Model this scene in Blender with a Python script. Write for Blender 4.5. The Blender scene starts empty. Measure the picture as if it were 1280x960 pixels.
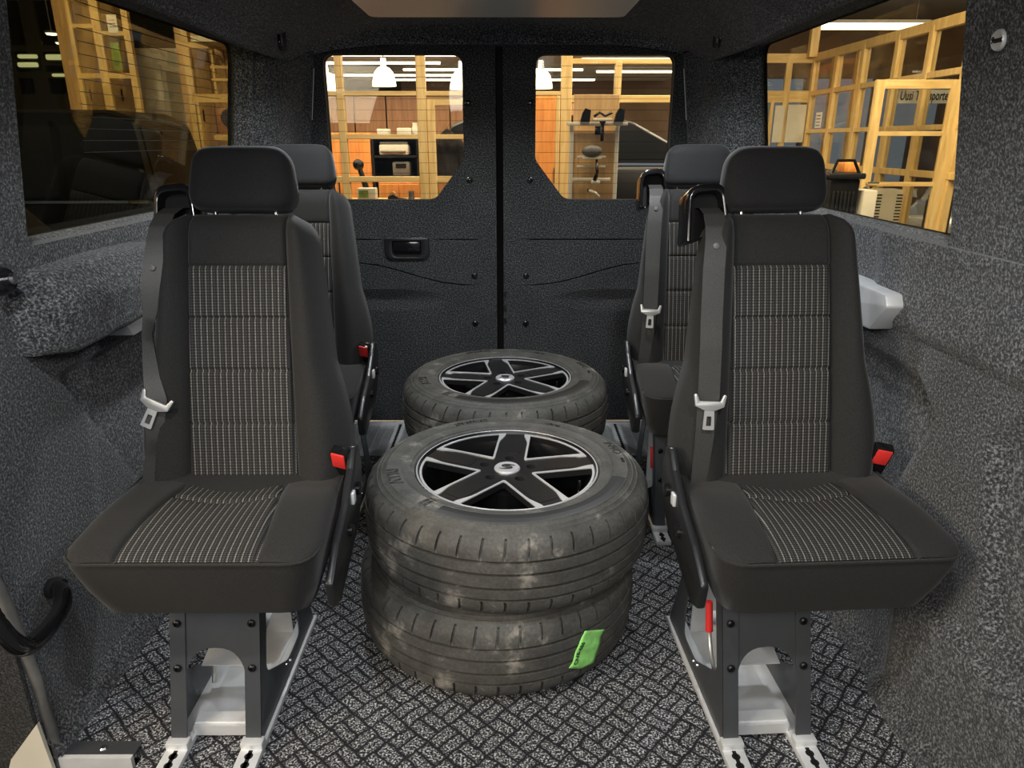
import bpy, bmesh, math, random
from mathutils import Vector, Matrix, Euler
random.seed(7)
S = bpy.context.scene
COL = S.collection
PI = math.pi
R = math.radians

# ------------------------------------------------------------------ camera
CAM = (0.035, 0.0, 1.165)
PITCH, YAW, FPX = R(18.86), R(-0.26), 890.0
cd = bpy.data.cameras.new('camera'); cam = bpy.data.objects.new('camera', cd); COL.objects.link(cam)
cd.sensor_fit = 'HORIZONTAL'; cd.sensor_width = 36.0; cd.lens = FPX / 1280 * 36
cd.clip_start = 0.02; cd.clip_end = 200
cam.location = CAM; cam.rotation_euler = (PI / 2 - PITCH, 0, YAW)
S.camera = cam

# ------------------------------------------------------------------ world, exposure
w = bpy.data.worlds.new('world'); S.world = w; w.use_nodes = True
bg = w.node_tree.nodes['Background']; bg.inputs[0].default_value = (0.40, 0.48, 0.64, 1); bg.inputs[1].default_value = 0.45
S.view_settings.view_transform = 'Standard'; S.view_settings.look = 'None'
S.view_settings.gamma = 1; S.view_settings.use_curve_mapping = False
S.view_settings.exposure = 0.0
S.cycles.max_bounces = 8; S.cycles.transparent_max_bounces = 16

# ------------------------------------------------------------------ lights of the showroom around the van
def area(name, loc, target, sx, sy, power, col):
    l = bpy.data.lights.new(name, 'AREA'); l.shape = 'RECTANGLE'; l.size = sx; l.size_y = sy
    l.energy = power; l.color = col
    o = bpy.data.objects.new(name, l); COL.objects.link(o); o.location = loc
    o.rotation_euler = (Vector(target) - Vector(loc)).to_track_quat('-Z', 'Y').to_euler()
    return o
WARM = (1.0, 0.84, 0.62)
area('cab_fill', (-0.1, -0.40, 1.50), (0.0, 1.15, 0.30), 0.7, 0.25, 12, (1.0, 0.95, 0.88))  # unseen fill added near the camera to favour the front seats
area('showroom_light_front', (-0.4, -2.6, 2.6), (0.0, 1.6, 0.7), 2.6, 1.0, 36, (1.0, 0.93, 0.82))
area('showroom_light_door', (-2.6, -0.4, 1.9), (0.0, 1.5, 0.2), 1.2, 1.0, 85, (1.0, 0.84, 0.62))
area('office_light_right', (1.9, 10.8, 2.15), (1.9, 10.8, 0), 2.0, 2.5, 110, WARM)
area('office_light', (-1.2, 8.2, 2.15), (-1.2, 8.2, 0), 3.5, 2.5, 170, WARM)
area('showroom_light_rear', (0.8, 5.0, 3.2), (0.3, 6.6, 0.8), 4.0, 1.0, 150, WARM)
area('showroom_light_right', (3.0, 5.5, 3.2), (4.6, 8.6, 0.8), 2.0, 2.0, 330, WARM)
area('hall_light_right', (6.8, 9.5, 3.2), (6.8, 9.5, 0), 3.0, 3.0, 160, (1, 0.85, 0.65))
area('showroom_light_left', (-4.6, 7.0, 3.2), (-5.2, 10.0, 1.0), 2.0, 1.0, 170, WARM)

# ------------------------------------------------------------------ projection helper: a viewing ray met with a real plane
def ray(u, v):
    x = u - 640; y = 480 - v
    Y = FPX * math.cos(PITCH) + y * math.sin(PITCH); Z = y * math.cos(PITCH) - FPX * math.sin(PITCH)
    return (x * math.cos(YAW) - Y * math.sin(YAW), x * math.sin(YAW) + Y * math.cos(YAW), Z)
def A(u, v, X=None, Y=None, Z=None):
    d = ray(u, v)
    t = (X - CAM[0]) / d[0] if X is not None else (Y - CAM[1]) / d[1] if Y is not None else (Z - CAM[2]) / d[2]
    return Vector([CAM[i] + t * d[i] for i in range(3)])

# ------------------------------------------------------------------ materials
class NT:
    def __init__(s, name):
        s.m = bpy.data.materials.new(name); s.m.use_nodes = True
        s.t = s.m.node_tree; s.b = s.t.nodes['Principled BSDF']
    def n(s, kind, **kw):
        nd = s.t.nodes.new(kind)
        for k, v in kw.items():
            if k.startswith('i_'):
                key = k[2:]
                nd.inputs[int(key) if key.isdigit() else key].default_value = v
            else: setattr(nd, k, v)
        return nd
    def l(s, a, ao, b, bi):
        s.t.links.new(a.outputs[ao], b.inputs[bi])
    def ramp(s, stops, interp='LINEAR'):
        r = s.n('ShaderNodeValToRGB'); r.color_ramp.interpolation = interp
        e = r.color_ramp.elements
        while len(e) < len(stops): e.new(0.5)
        for i, (p, c) in enumerate(stops):
            e[i].position = p; e[i].color = (*c, 1) if len(c) == 3 else c
        return r
    def math(s, op, a, b=None, c=None):
        m = s.n('ShaderNodeMath', operation=op)
        for i, q in enumerate((a, b, c)):
            if q is None: continue
            if isinstance(q, tuple): s.l(q[0], q[1], m, i)
            else: m.inputs[i].default_value = q
        return m

def plain(name, col, rough=0.5, metal=0.0, noise=0.0, scale=30.0, emit=None, strength=1.0, coat=0.0, bump=0.0, bscale=200.0, spec=None):
    t = NT(name); b = t.b
    b.inputs['Base Color'].default_value = (*col, 1); b.inputs['Roughness'].default_value = rough
    b.inputs['Metallic'].default_value = metal
    if spec is not None: b.inputs['Specular IOR Level'].default_value = spec
    if coat: b.inputs['Coat Weight'].default_value = coat; b.inputs['Coat Roughness'].default_value = 0.05
    if noise or bump:
        co = t.n('ShaderNodeTexCoord')
    if noise:
        nz = t.n('ShaderNodeTexNoise', i_Scale=scale, i_Detail=4.0); t.l(co, 'Object', nz, 'Vector')
        rp = t.ramp([(0.3, tuple(c * (1 - noise) for c in col)), (0.7, tuple(min(1, c * (1 + noise)) for c in col))])
        t.l(nz, 0, rp, 0); t.l(rp, 0, b, 'Base Color')
    if bump:
        nb = t.n('ShaderNodeTexNoise', i_Scale=bscale, i_Detail=2.0); t.l(co, 'Object', nb, 'Vector')
        bp = t.n('ShaderNodeBump', i_Strength=bump, i_Distance=0.002); t.l(nb, 0, bp, 'Height'); t.l(bp, 0, b, 'Normal')
    if emit:
        b.inputs['Emission Color'].default_value = (*emit, 1); b.inputs['Emission Strength'].default_value = strength
    return t.m

def carpet(name, lo, mid, hi, scale=230.0, dent=None):
    t = NT(name); b = t.b
    co = t.n('ShaderNodeTexCoord')
    nz = t.n('ShaderNodeTexNoise', i_Scale=scale, i_Detail=2.5, i_Roughness=0.65); t.l(co, 'Object', nz, 'Vector')
    n2 = t.n('ShaderNodeTexNoise', i_Scale=7.0, i_Detail=3.0); t.l(co, 'Object', n2, 'Vector')
    rp = t.ramp([(0.34, lo), (0.50, mid), (0.70, hi)]); t.l(nz, 0, rp, 0)
    mx = t.n('ShaderNodeMix', data_type='RGBA', blend_type='MULTIPLY'); mx.inputs[0].default_value = 1.0
    r2 = t.ramp([(0.3, (0.85, 0.85, 0.85)), (0.7, (1.1, 1.1, 1.1))]); t.l(n2, 0, r2, 0)
    t.l(rp, 0, mx, 6); t.l(r2, 0, mx, 7); t.l(mx, 2, b, 'Base Color')
    b.inputs['Roughness'].default_value = 0.95; b.inputs['Specular IOR Level'].default_value = 0.15
    b.inputs['Sheen Weight'].default_value = 0.15; b.inputs['Sheen Roughness'].default_value = 0.5
    h = (nz, 0)
    bp = t.n('ShaderNodeBump', i_Strength=0.7, i_Distance=0.004); t.l(h[0], h[1], bp, 'Height')
    t.l(bp, 0, b, 'Normal')
    return t.m

M = {}
M['wall_carpet'] = carpet('wall_carpet', (0.012, 0.013, 0.014), (0.052, 0.054, 0.058), (0.24, 0.245, 0.25), 200)
M['door_carpet'] = carpet('door_carpet', (0.014, 0.017, 0.019), (0.034, 0.039, 0.043), (0.115, 0.125, 0.135), 300)
M['roof_carpet'] = carpet('roof_carpet', (0.012, 0.013, 0.015), (0.066, 0.069, 0.075), (0.34, 0.345, 0.36), 190)

M['shaded_carpet'] = carpet('shaded_well_carpet', (0.004, 0.004, 0.005), (0.010, 0.0105, 0.011), (0.05, 0.05, 0.052), 220)  # near-black carpet copy: the step well's shade is put into its colour

def floor_mat():
    t = NT('woven_floor_carpet'); b = t.b
    co = t.n('ShaderNodeTexCoord'); mp = t.n('ShaderNodeMapping'); mp.inputs['Rotation'].default_value = (0, 0, R(43))
    t.l(co, 'Object', mp, 'Vector')
    nw = t.n('ShaderNodeTexNoise', i_Scale=28.0, i_Detail=2.0); t.l(mp, 0, nw, 'Vector')
    va = t.n('ShaderNodeVectorMath', operation='SCALE'); t.l(nw, 1, va, 0); va.inputs['Scale'].default_value = 0.016
    vb = t.n('ShaderNodeVectorMath', operation='ADD'); t.l(mp, 0, vb, 0); t.l(va, 0, vb, 1)
    # basket weave: square cells, each of two small bricks laid this way or that in turn
    sx = t.n('ShaderNodeSeparateXYZ'); t.l(vb, 0, sx, 0)
    ux = t.math('MULTIPLY', (sx, 0), 1 / .058); uy = t.math('MULTIPLY', (sx, 1), 1 / .058)
    fx = t.math('FRACT', (ux, 0)); fy = t.math('FRACT', (uy, 0))
    par = t.math('MODULO', (t.math('ABSOLUTE', (t.math('ADD', (t.math('FLOOR', (ux, 0)), 0), (t.math('FLOOR', (uy, 0)), 0)), 0)), 0), 2.0)
    mid = t.n('ShaderNodeMix', data_type='FLOAT'); t.l(par, 0, mid, 0); t.l(fx, 0, mid, 2); t.l(fy, 0, mid, 3)
    def edge(src, so, c): return t.math('ABSOLUTE', (t.math('SUBTRACT', (src, so), c), 0))
    ex = t.math('SUBTRACT', 0.5, (edge(fx, 0, .5), 0)); ey = t.math('SUBTRACT', 0.5, (edge(fy, 0, .5), 0)); em = edge(mid, 0, .5)
    dmin = t.math('MINIMUM', (t.math('MINIMUM', (ex, 0), (ey, 0)), 0), (em, 0))
    jr = t.ramp([(0.025, (1, 1, 1)), (0.085, (0, 0, 0))]); t.l(dmin, 0, jr, 0)
    nz = t.n('ShaderNodeTexNoise', i_Scale=235.0, i_Detail=2.0, i_Roughness=0.6); t.l(co, 'Object', nz, 'Vector')
    rp = t.ramp([(0.40, (0.010, 0.010, 0.012)), (0.51, (0.085, 0.085, 0.09)), (0.66, (0.60, 0.61, 0.63))]); t.l(nz, 0, rp, 0)
    mx = t.n('ShaderNodeMix', data_type='RGBA'); t.l(jr, 0, mx, 0); t.l(rp, 0, mx, 6); mx.inputs[7].default_value = (0.016, 0.016, 0.019, 1)
    t.l(mx, 2, b, 'Base Color')
    b.inputs['Roughness'].default_value = 0.95; b.inputs['Specular IOR Level'].default_value = 0.15
    bp = t.n('ShaderNodeBump', i_Strength=0.6, i_Distance=0.003); t.l(nz, 0, bp, 'Height'); t.l(bp, 0, b, 'Normal')
    return t.m
M['floor'] = floor_mat()

def fabric(name, col, sheen=0.25):
    t = NT(name); b = t.b
    co = t.n('ShaderNodeTexCoord')
    wv = t.n('ShaderNodeTexNoise', i_Scale=900.0, i_Detail=1.0); t.l(co, 'Object', wv, 'Vector')
    rp = t.ramp([(0.35, tuple(c * 0.6 for c in col)), (0.7, tuple(c * 1.5 for c in col))]); t.l(wv, 0, rp, 0); t.l(rp, 0, b, 'Base Color')
    b.inputs['Roughness'].default_value = 0.85; b.inputs['Specular IOR Level'].default_value = 0.25
    b.inputs['Sheen Weight'].default_value = sheen; b.inputs['Sheen Roughness'].default_value = 0.4
    bp = t.n('ShaderNodeBump', i_Strength=0.25, i_Distance=0.001); t.l(wv, 0, bp, 'Height'); t.l(bp, 0, b, 'Normal')
    return t.m
M['fabric'] = fabric('charcoal_seat_fabric', (0.019, 0.0185, 0.018), 0.12)
M['headrest_fabric'] = fabric('headrest_fabric', (0.014, 0.014, 0.015), 0.15)

def checked(name):
    # woven insert: fine grey vertical threads with short cross ribs; object coordinates (x across, y+z along the cloth)
    t = NT(name); b = t.b
    co = t.n('ShaderNodeTexCoord'); sp = t.n('ShaderNodeSeparateXYZ'); t.l(co, 'Object', sp, 0)
    al = t.math('ADD', (sp, 1), (sp, 2))
    fx = t.math('FRACT', t_ := None or (t.math('MULTIPLY', (sp, 0), 80.0), 0))
    fy = t.math('FRACT', (t.math('MULTIPLY', (al, 0), 165.0), 0))
    vx = t.math('GREATER_THAN', (fx, 0), 0.84)
    hy = t.math('GREATER_THAN', (fy, 0), 0.42)
    vert = t.math('MULTIPLY', (vx, 0), (t.math('MULTIPLY_ADD', (hy, 0), 0.55, 0.45), 0))
    fx2 = t.math('FRACT', (t.math('MULTIPLY', (sp, 0), 160.0), 0))
    rib = t.math('MULTIPLY', (hy, 0), (t.math('GREATER_THAN', (fx2, 0), 0.35), 0))
    nz = t.n('ShaderNodeTexNoise', i_Scale=260.0, i_Detail=2.0); t.l(co, 'Object', nz, 'Vector')
    base = t.n('ShaderNodeMix', data_type='RGBA'); base.inputs[6].default_value = (0.017, 0.0165, 0.016, 1); base.inputs[7].default_value = (0.050, 0.048, 0.045, 1)
    t.l(rib, 0, base, 0)
    top = t.n('ShaderNodeMix', data_type='RGBA'); t.l(base, 2, top, 6); top.inputs[7].default_value = (0.27, 0.26, 0.24, 1)
    sc = t.math('MULTIPLY', (vert, 0), (t.math('MULTIPLY_ADD', (nz, 0), 1.2, 0.1), 0)); sc.use_clamp = True
    t.l(sc, 0, top, 0); t.l(top, 2, b, 'Base Color')
    b.inputs['Roughness'].default_value = 0.85; b.inputs['Specular IOR Level'].default_value = 0.2
    bp = t.n('ShaderNodeBump', i_Strength=0.3, i_Distance=0.001); t.l(rib, 0, bp, 'Height'); t.l(bp, 0, b, 'Normal')
    return t.m
M['insert'] = checked('checked_seat_insert')
M['seam'] = plain('seam_thread', (0.010, 0.010, 0.010), 0.9)
M['plastic'] = plain('black_plastic', (0.012, 0.012, 0.013), 0.32, bump=0.05, bscale=500)
M['gloss'] = plain('gloss_black_plastic', (0.008, 0.008, 0.009), 0.12)
M['belt'] = plain('belt_webbing', (0.040, 0.039, 0.037), 0.55, noise=0.25, scale=400)
M['chrome'] = plain('chrome', (0.72, 0.72, 0.72), 0.18, 1.0)
M['steel'] = plain('buckle_steel', (0.58, 0.58, 0.56), 0.38, 0.7)
M['red'] = plain('red_plastic', (0.70, 0.035, 0.03), 0.4)
M['ped'] = plain('painted_pedestal_steel', (0.085, 0.090, 0.097), 0.42, 0.55, noise=0.08, scale=12)
M['alu'] = plain('brushed_aluminium', (0.66, 0.67, 0.68), 0.38, 0.75, noise=0.10, scale=25)
M['alu_pale'] = plain('pale_aluminium', (0.70, 0.71, 0.72), 0.45, 0.35, noise=0.08, scale=20)
M['bolt'] = plain('dark_bolt', (0.03, 0.03, 0.03), 0.35, 0.8)
def tyre_mat(name, base, dusty):
    t = NT(name); b = t.b
    co = t.n('ShaderNodeTexCoord')
    n1 = t.n('ShaderNodeTexNoise', i_Scale=11.0, i_Detail=7.0, i_Roughness=0.65); t.l(co, 'Object', n1, 'Vector')
    n2 = t.n('ShaderNodeTexNoise', i_Scale=160.0, i_Detail=3.0); t.l(co, 'Object', n2, 'Vector')
    r1 = t.ramp([(0.32, tuple(c * 0.55 for c in base)), (0.58, base), (0.68, dusty)]); t.l(n1, 0, r1, 0)
    r2 = t.ramp([(0.3, (0.75, 0.75, 0.75)), (0.75, (1.2, 1.2, 1.2))]); t.l(n2, 0, r2, 0)
    mx = t.n('ShaderNodeMix', data_type='RGBA', blend_type='MULTIPLY'); mx.inputs[0].default_value = 1.0
    t.l(r1, 0, mx, 6); t.l(r2, 0, mx, 7); t.l(mx, 2, b, 'Base Color')
    b.inputs['Roughness'].default_value = 0.62; b.inputs['Specular IOR Level'].default_value = 0.4
    bp = t.n('ShaderNodeBump', i_Strength=0.25, i_Distance=0.001); t.l(n2, 0, bp, 'Height'); t.l(bp, 0, b, 'Normal')
    return t.m
M['rubber'] = tyre_mat('dusty_tyre_rubber', (0.085, 0.082, 0.074), (0.26, 0.24, 0.21))
M['letter'] = plain('raised_rubber_letters', (0.014, 0.0135, 0.013), 0.5)
M['rim'] = plain('satin_black_rim', (0.020, 0.020, 0.021), 0.30, 0.3)
M['barrel'] = plain('dark_rim_barrel', (0.012, 0.012, 0.014), 0.35, 0.5)
M['machined'] = plain('machined_silver', (0.86, 0.86, 0.88), 0.28, 0.6)
M['label'] = plain('green_label_paper', (0.33, 0.80, 0.20), 0.6, noise=0.15, scale=60, bump=0.6, bscale=60)
M['ink'] = plain('dark_ink', (0.012, 0.05, 0.012), 0.7)
M['black_ink'] = plain('black_ink', (0.01, 0.01, 0.01), 0.7)
M['black'] = plain('black_void', (0.004, 0.004, 0.004), 0.9)
M['white_plastic'] = plain('pale_roof_panel', (0.80, 0.81, 0.80), 0.4)
M['lamp_on'] = plain('lamp_diffuser', (0.9, 0.9, 0.9), 0.4, emit=(1.0, 0.97, 0.92), strength=7.0)
M['tube_on'] = plain('tube_lamp', (0.9, 0.9, 0.9), 0.4, emit=(1.0, 0.90, 0.72), strength=5.0)
M['window_glow'] = plain('window_band_glow', (0.9, 0.9, 0.9), 0.4, emit=(0.9, 1.0, 0.62), strength=1.1)
M['pend_on'] = plain('pendant_glass_lit', (0.9, 0.9, 0.8), 0.2, emit=(1.0, 0.85, 0.55), strength=2.2)
def wood_mat(name, lo, hi, axis=2):
    t = NT(name); b = t.b
    co = t.n('ShaderNodeTexCoord'); mp = t.n('ShaderNodeMapping')
    sc = [14.0, 14.0, 14.0]; sc[axis] = 1.2; mp.inputs['Scale'].default_value = sc; t.l(co, 'Object', mp, 0)
    nz = t.n('ShaderNodeTexNoise', i_Scale=2.2, i_Detail=5.0, i_Distortion=0.6); t.l(mp, 0, nz, 'Vector')
    rp = t.ramp([(0.3, lo), (0.7, hi)]); t.l(nz, 0, rp, 0); t.l(rp, 0, b, 'Base Color')
    b.inputs['Roughness'].default_value = 0.4
    return t.m
M['pine'] = wood_mat('varnished_pine', (0.56, 0.36, 0.12), (0.80, 0.59, 0.26))
M['pine_h'] = wood_mat('varnished_pine_horizontal', (0.56, 0.36, 0.12), (0.80, 0.59, 0.26), 0)
M['brown_wood'] = wood_mat('brown_panel_wood', (0.30, 0.13, 0.045), (0.46, 0.22, 0.09))
M['orange_wood'] = wood_mat('orange_cabinet_wood', (0.62, 0.21, 0.045), (0.85, 0.36, 0.09))
M['tan_wood'] = wood_mat('tan_panel_wood', (0.50, 0.30, 0.12), (0.66, 0.43, 0.20))
M['car_black'] = plain('black_car_paint', (0.005, 0.005, 0.006), 0.35, 0.0, coat=0.06, spec=0.15)
M['car_silver'] = plain('silver_car_paint', (0.55, 0.56, 0.57), 0.25, 0.5, coat=1.0)
M['van_white'] = plain('white_van_paint', (0.80, 0.77, 0.70), 0.3, coat=0.5)
M['van_grey'] = plain('grey_van_plastic', (0.42, 0.39, 0.33), 0.5)
M['car_glass'] = plain('dark_car_glass', (0.010, 0.011, 0.012), 0.2, spec=0.15)
M['paper'] = plain('white_paper', (0.80, 0.80, 0.78), 0.7, noise=0.04, scale=8)
M['hall_floor'] = plain('showroom_floor_tiles', (0.20, 0.19, 0.17), 0.35, noise=0.12, scale=3)
M['hall_ceiling'] = plain('showroom_ceiling', (0.34, 0.30, 0.25), 0.8, noise=0.1, scale=2)
M['hall_dark'] = plain('dark_hall_wall', (0.035, 0.030, 0.020), 0.7, noise=0.2, scale=2)
M['hall_brown'] = plain('brown_hall_wall', (0.20, 0.12, 0.065), 0.7, noise=0.2, scale=2)
M['office_ceiling'] = plain('office_ceiling', (0.70, 0.64, 0.54), 0.8, noise=0.06, scale=2)
M['jacket'] = plain('dark_grey_cloth', (0.045, 0.042, 0.045), 0.9, noise=0.4, scale=20)
M['grey_plastic'] = plain('grey_plastic', (0.13, 0.125, 0.115), 0.5, noise=0.15, scale=40)
M['cream_plastic'] = plain('cream_plastic', (0.62, 0.58, 0.48), 0.5, noise=0.05, scale=10)
M['green_screen'] = plain('green_poster', (0.20, 0.30, 0.05), 0.6, noise=0.4, scale=12)

def glass_mat(name, tint, refl):
    t = NT(name); t.t.nodes.remove(t.b)
    out = [n for n in t.t.nodes if n.type == 'OUTPUT_MATERIAL'][0]
    tr = t.n('ShaderNodeBsdfTransparent'); tr.inputs[0].default_value = (*tint, 1)
    gl = t.n('ShaderNodeBsdfGlossy'); gl.inputs['Roughness'].default_value = 0.02
    lw = t.n('ShaderNodeLayerWeight', i_Blend=0.5); p5 = t.math('POWER', (lw, 'Facing'), 4.0)
    mm = t.math('MULTIPLY_ADD', (p5, 0), refl, 0.03 if refl > .4 else .012)
    mx = t.n('ShaderNodeMixShader'); t.l(mm, 0, mx, 0); t.l(tr, 0, mx, 1); t.l(gl, 0, mx, 2); t.l(mx, 0, out, 0)
    return t.m
M['rear_glass'] = glass_mat('clear_window_glass', (0.93, 0.93, 0.90), 0.35)
M['tint_glass'] = glass_mat('tinted_window_glass', (0.56, 0.54, 0.42), 0.7)
M['tint_light'] = glass_mat('lightly_tinted_window_glass', (0.84, 0.83, 0.76), 0.35)
M['pane'] = glass_mat('partition_glass', (0.90, 0.90, 0.88), 0.35)

# ------------------------------------------------------------------ mesh helpers
def link(name, me, mat=None, parent=None, smooth=False, loc=None, rot=None):
    o = bpy.data.objects.new(name, me); COL.objects.link(o)
    if mat is not None:
        me.materials.clear(); me.materials.append(mat)
    if parent is not None: o.parent = parent
    if loc is not None: o.location = loc
    if rot is not None: o.rotation_euler = rot
    if smooth:
        for p in me.polygons: p.use_smooth = True
    return o
def mesh(name, verts, faces, mat=None, parent=None, smooth=False, **kw):
    me = bpy.data.meshes.new(name); me.from_pydata([tuple(v) for v in verts], [], faces); me.update()
    bm = bmesh.new(); bm.from_mesh(me); bmesh.ops.recalc_face_normals(bm, faces=bm.faces); bm.to_mesh(me); bm.free()
    return link(name, me, mat, parent, smooth, **kw)
class MB:
    def __init__(s): s.v = []; s.f = []
    def add(s, v, f):
        k = len(s.v); s.v += [tuple(q) for q in v]; s.f += [tuple(i + k for i in q) for q in f]; return s
    def box(s, x0, x1, y0, y1, z0, z1, m=None):
        v = [Vector((x, y, z)) for z in (z0, z1) for y in (y0, y1) for x in (x0, x1)]
        if m is not None: v = [m @ q for q in v]
        return s.add(v, [(0, 2, 3, 1), (4, 5, 7, 6), (0, 1, 5, 4), (2, 6, 7, 3), (0, 4, 6, 2), (1, 3, 7, 5)])
    def loft(s, rings, cap=True):
        n = len(rings[0]); v = [p for r_ in rings for p in r_]; f = []
        for i in range(len(rings) - 1):
            for j in range(n):
                a = i * n + j; b = i * n + (j + 1) % n
                f.append((a, b, b + n, a + n))
        if cap:
            f.append(tuple(range(n))); f.append(tuple(range((len(rings) - 1) * n, len(rings) * n)))
        return s.add(v, f)
    def grid(s, rows):
        n = len(rows[0]); v = [p for r_ in rows for p in r_]; f = []
        for i in range(len(rows) - 1):
            for j in range(n - 1):
                a = i * n + j; f.append((a, a + 1, a + n + 1, a + n))
        return s.add(v, f)
    def tube(s, pts, r, n=10):
        pts = [Vector(p) for p in pts]; rings = []
        up = Vector((0, 0, 1))
        for i, p in enumerate(pts):
            d = (pts[min(i + 1, len(pts) - 1)] - pts[max(i - 1, 0)]).normalized()
            a = d.cross(up)
            if a.length < 1e-3: a = d.cross(Vector((1, 0, 0)))
            a.normalize(); b = a.cross(d).normalized()
            rr = r[i] if isinstance(r, (list, tuple)) else r
            rings.append([p + a * math.cos(2 * PI * k / n) * rr + b * math.sin(2 * PI * k / n) * rr for k in range(n)])
        return s.loft(rings)
    def lathe(s, prof, n=32, m=None):
        v = []; f = []; k = len(prof)
        for i in range(n):
            a = 2 * PI * i / n
            for (r_, z) in prof:
                q = Vector((r_ * math.cos(a), r_ * math.sin(a), z)); v.append(m @ q if m is not None else q)
        for i in range(n):
            for j in range(k - 1):
                a = i * k + j; b = ((i + 1) % n) * k + j
                f.append((a, b, b + 1, a + 1))
        return s.add(v, f)
    def build(s, name, mat=None, parent=None, smooth=False, bevel=0.0, seg=2, **kw):
        me = bpy.data.meshes.new(name); me.from_pydata(s.v, [], s.f); me.update()
        bm = bmesh.new(); bm.from_mesh(me)
        bmesh.ops.recalc_face_normals(bm, faces=bm.faces)
        if bevel: bmesh.ops.bevel(bm, geom=bm.edges[:], offset=bevel, segments=seg, profile=0.5, affect='EDGES', clamp_overlap=True)
        bm.to_mesh(me); bm.free()
        o = link(name, me, mat, parent, smooth or bool(bevel and seg > 1), **kw)
        if bevel or smooth == 'auto': sharp(o)
        return o
def sharp(o, ang=40):
    me = o.data
    for p in me.polygons: p.use_smooth = True
    me.set_sharp_from_angle(angle=R(ang))
def box(name, x0, x1, y0, y1, z0, z1, mat, parent=None, bevel=0.0, m=None, seg=2, **kw):
    return MB().box(min(x0, x1), max(x0, x1), min(y0, y1), max(y0, y1), min(z0, z1), max(z0, z1), m).build(name, mat, parent, bevel=bevel, seg=seg, **kw)
FRONT = Matrix(((1, 0, 0, 0), (0, 0, 1, 0), (0, 1, 0, 0), (0, 0, 0, 1)))      # plan (x,y,depth) -> (x, depth, y)
SIDE = Matrix(((0, 0, 1, 0), (1, 0, 0, 0), (0, 1, 0, 0), (0, 0, 0, 1)))       # plan (y,z,depth) -> (depth, y, z)
def plate(name, outer, holes, th, mat, parent=None, m=None, bevel=0.0, **kw):
    cu = bpy.data.curves.new(name, 'CURVE'); cu.dimensions = '2D'; cu.fill_mode = 'BOTH'
    cu.extrude = max(th / 2 - bevel, 1e-4); cu.bevel_depth = bevel; cu.bevel_resolution = 1
    if bevel: cu.offset = -bevel
    for poly in [outer] + list(holes):
        sp = cu.splines.new('POLY'); sp.points.add(len(poly) - 1); sp.use_cyclic_u = True
        for p, q in zip(sp.points, poly): p.co = (q[0], q[1], 0, 1)
    ob = bpy.data.objects.new(name, cu); me = bpy.data.meshes.new_from_object(ob)
    bpy.data.objects.remove(ob); bpy.data.curves.remove(cu)
    me.name = name
    if m is not None: me.transform(m)
    bm = bmesh.new(); bm.from_mesh(me)
    bmesh.ops.remove_doubles(bm, verts=bm.verts, dist=1e-5); bmesh.ops.recalc_face_normals(bm, faces=bm.faces); bm.to_mesh(me); bm.free()
    o = link(name, me, mat, parent, **kw); sharp(o, 35); return o
def rpoly(pts, r, n=5):
    out = []; k = len(pts)
    for i in range(k):
        p = Vector(pts[i]); a = Vector(pts[i - 1]) - p; b = Vector(pts[(i + 1) % k]) - p
        rr = r[i] if isinstance(r, (list, tuple)) else r
        if rr <= 0: out.append(tuple(p)); continue
        ang = a.angle(b); d = min(rr / math.tan(ang / 2), a.length * 0.48, b.length * 0.48)
        p0 = p + a.normalized() * d; p1 = p + b.normalized() * d
        for j in range(n + 1):
            t = j / n; out.append(tuple(p0 * (1 - t) ** 2 + p * 2 * t * (1 - t) + p1 * t * t))
    return out
def circ(x, y, r, n=20): return [(x + r * math.cos(2 * PI * i / n), y + r * math.sin(2 * PI * i / n)) for i in range(n)]
def textmesh(s, size, bold=0.0, shear=0.0, depth=0.001):
    cu = bpy.data.curves.new('lettering', 'FONT'); cu.body = s; cu.size = size; cu.align_x = 'CENTER'; cu.align_y = 'CENTER'
    cu.extrude = depth / 2; cu.offset = bold; cu.shear = shear; cu.resolution_u = 3
    ob = bpy.data.objects.new('lettering', cu); me = bpy.data.meshes.new_from_object(ob)
    bpy.data.objects.remove(ob); bpy.data.curves.remove(cu); return me
def empty(name, loc=(0, 0, 0), rot=(0, 0, 0), parent=None):
    o = bpy.data.objects.new(name, None); COL.objects.link(o); o.location = loc; o.rotation_euler = rot
    o.empty_display_size = 0.1
    if parent: o.parent = parent
    return o
def tag(o, label, cat, group=None, kind=None):
    o['label'] = label
    if cat: o['category'] = cat
    if group: o['group'] = group
    if kind: o['kind'] = kind
    return o
def struct(o): o['kind'] = 'structure'; return o
def copy_tree(o, parent=None):
    c = o.copy(); COL.objects.link(c)
    if parent is not None: c.parent = parent
    for ch in list(o.children): copy_tree(ch, c)
    return c
def ss(a, b, x):
    t = max(0.0, min(1.0, (x - a) / (b - a))); return t * t * (3 - 2 * t)
def bolt(parent, p, axis, r=0.008, h=0.006, name='bolt'):
    q = Vector(axis).to_track_quat('Z', 'Y').to_matrix().to_4x4(); q.translation = p
    return MB().lathe([(0, 0), (r, 0), (r, h * .6), (r * .7, h), (r * .45, h), (r * .4, h * .4), (0, h * .4)], 12, q).build(name, M['bolt'], parent, smooth='auto')

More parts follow.
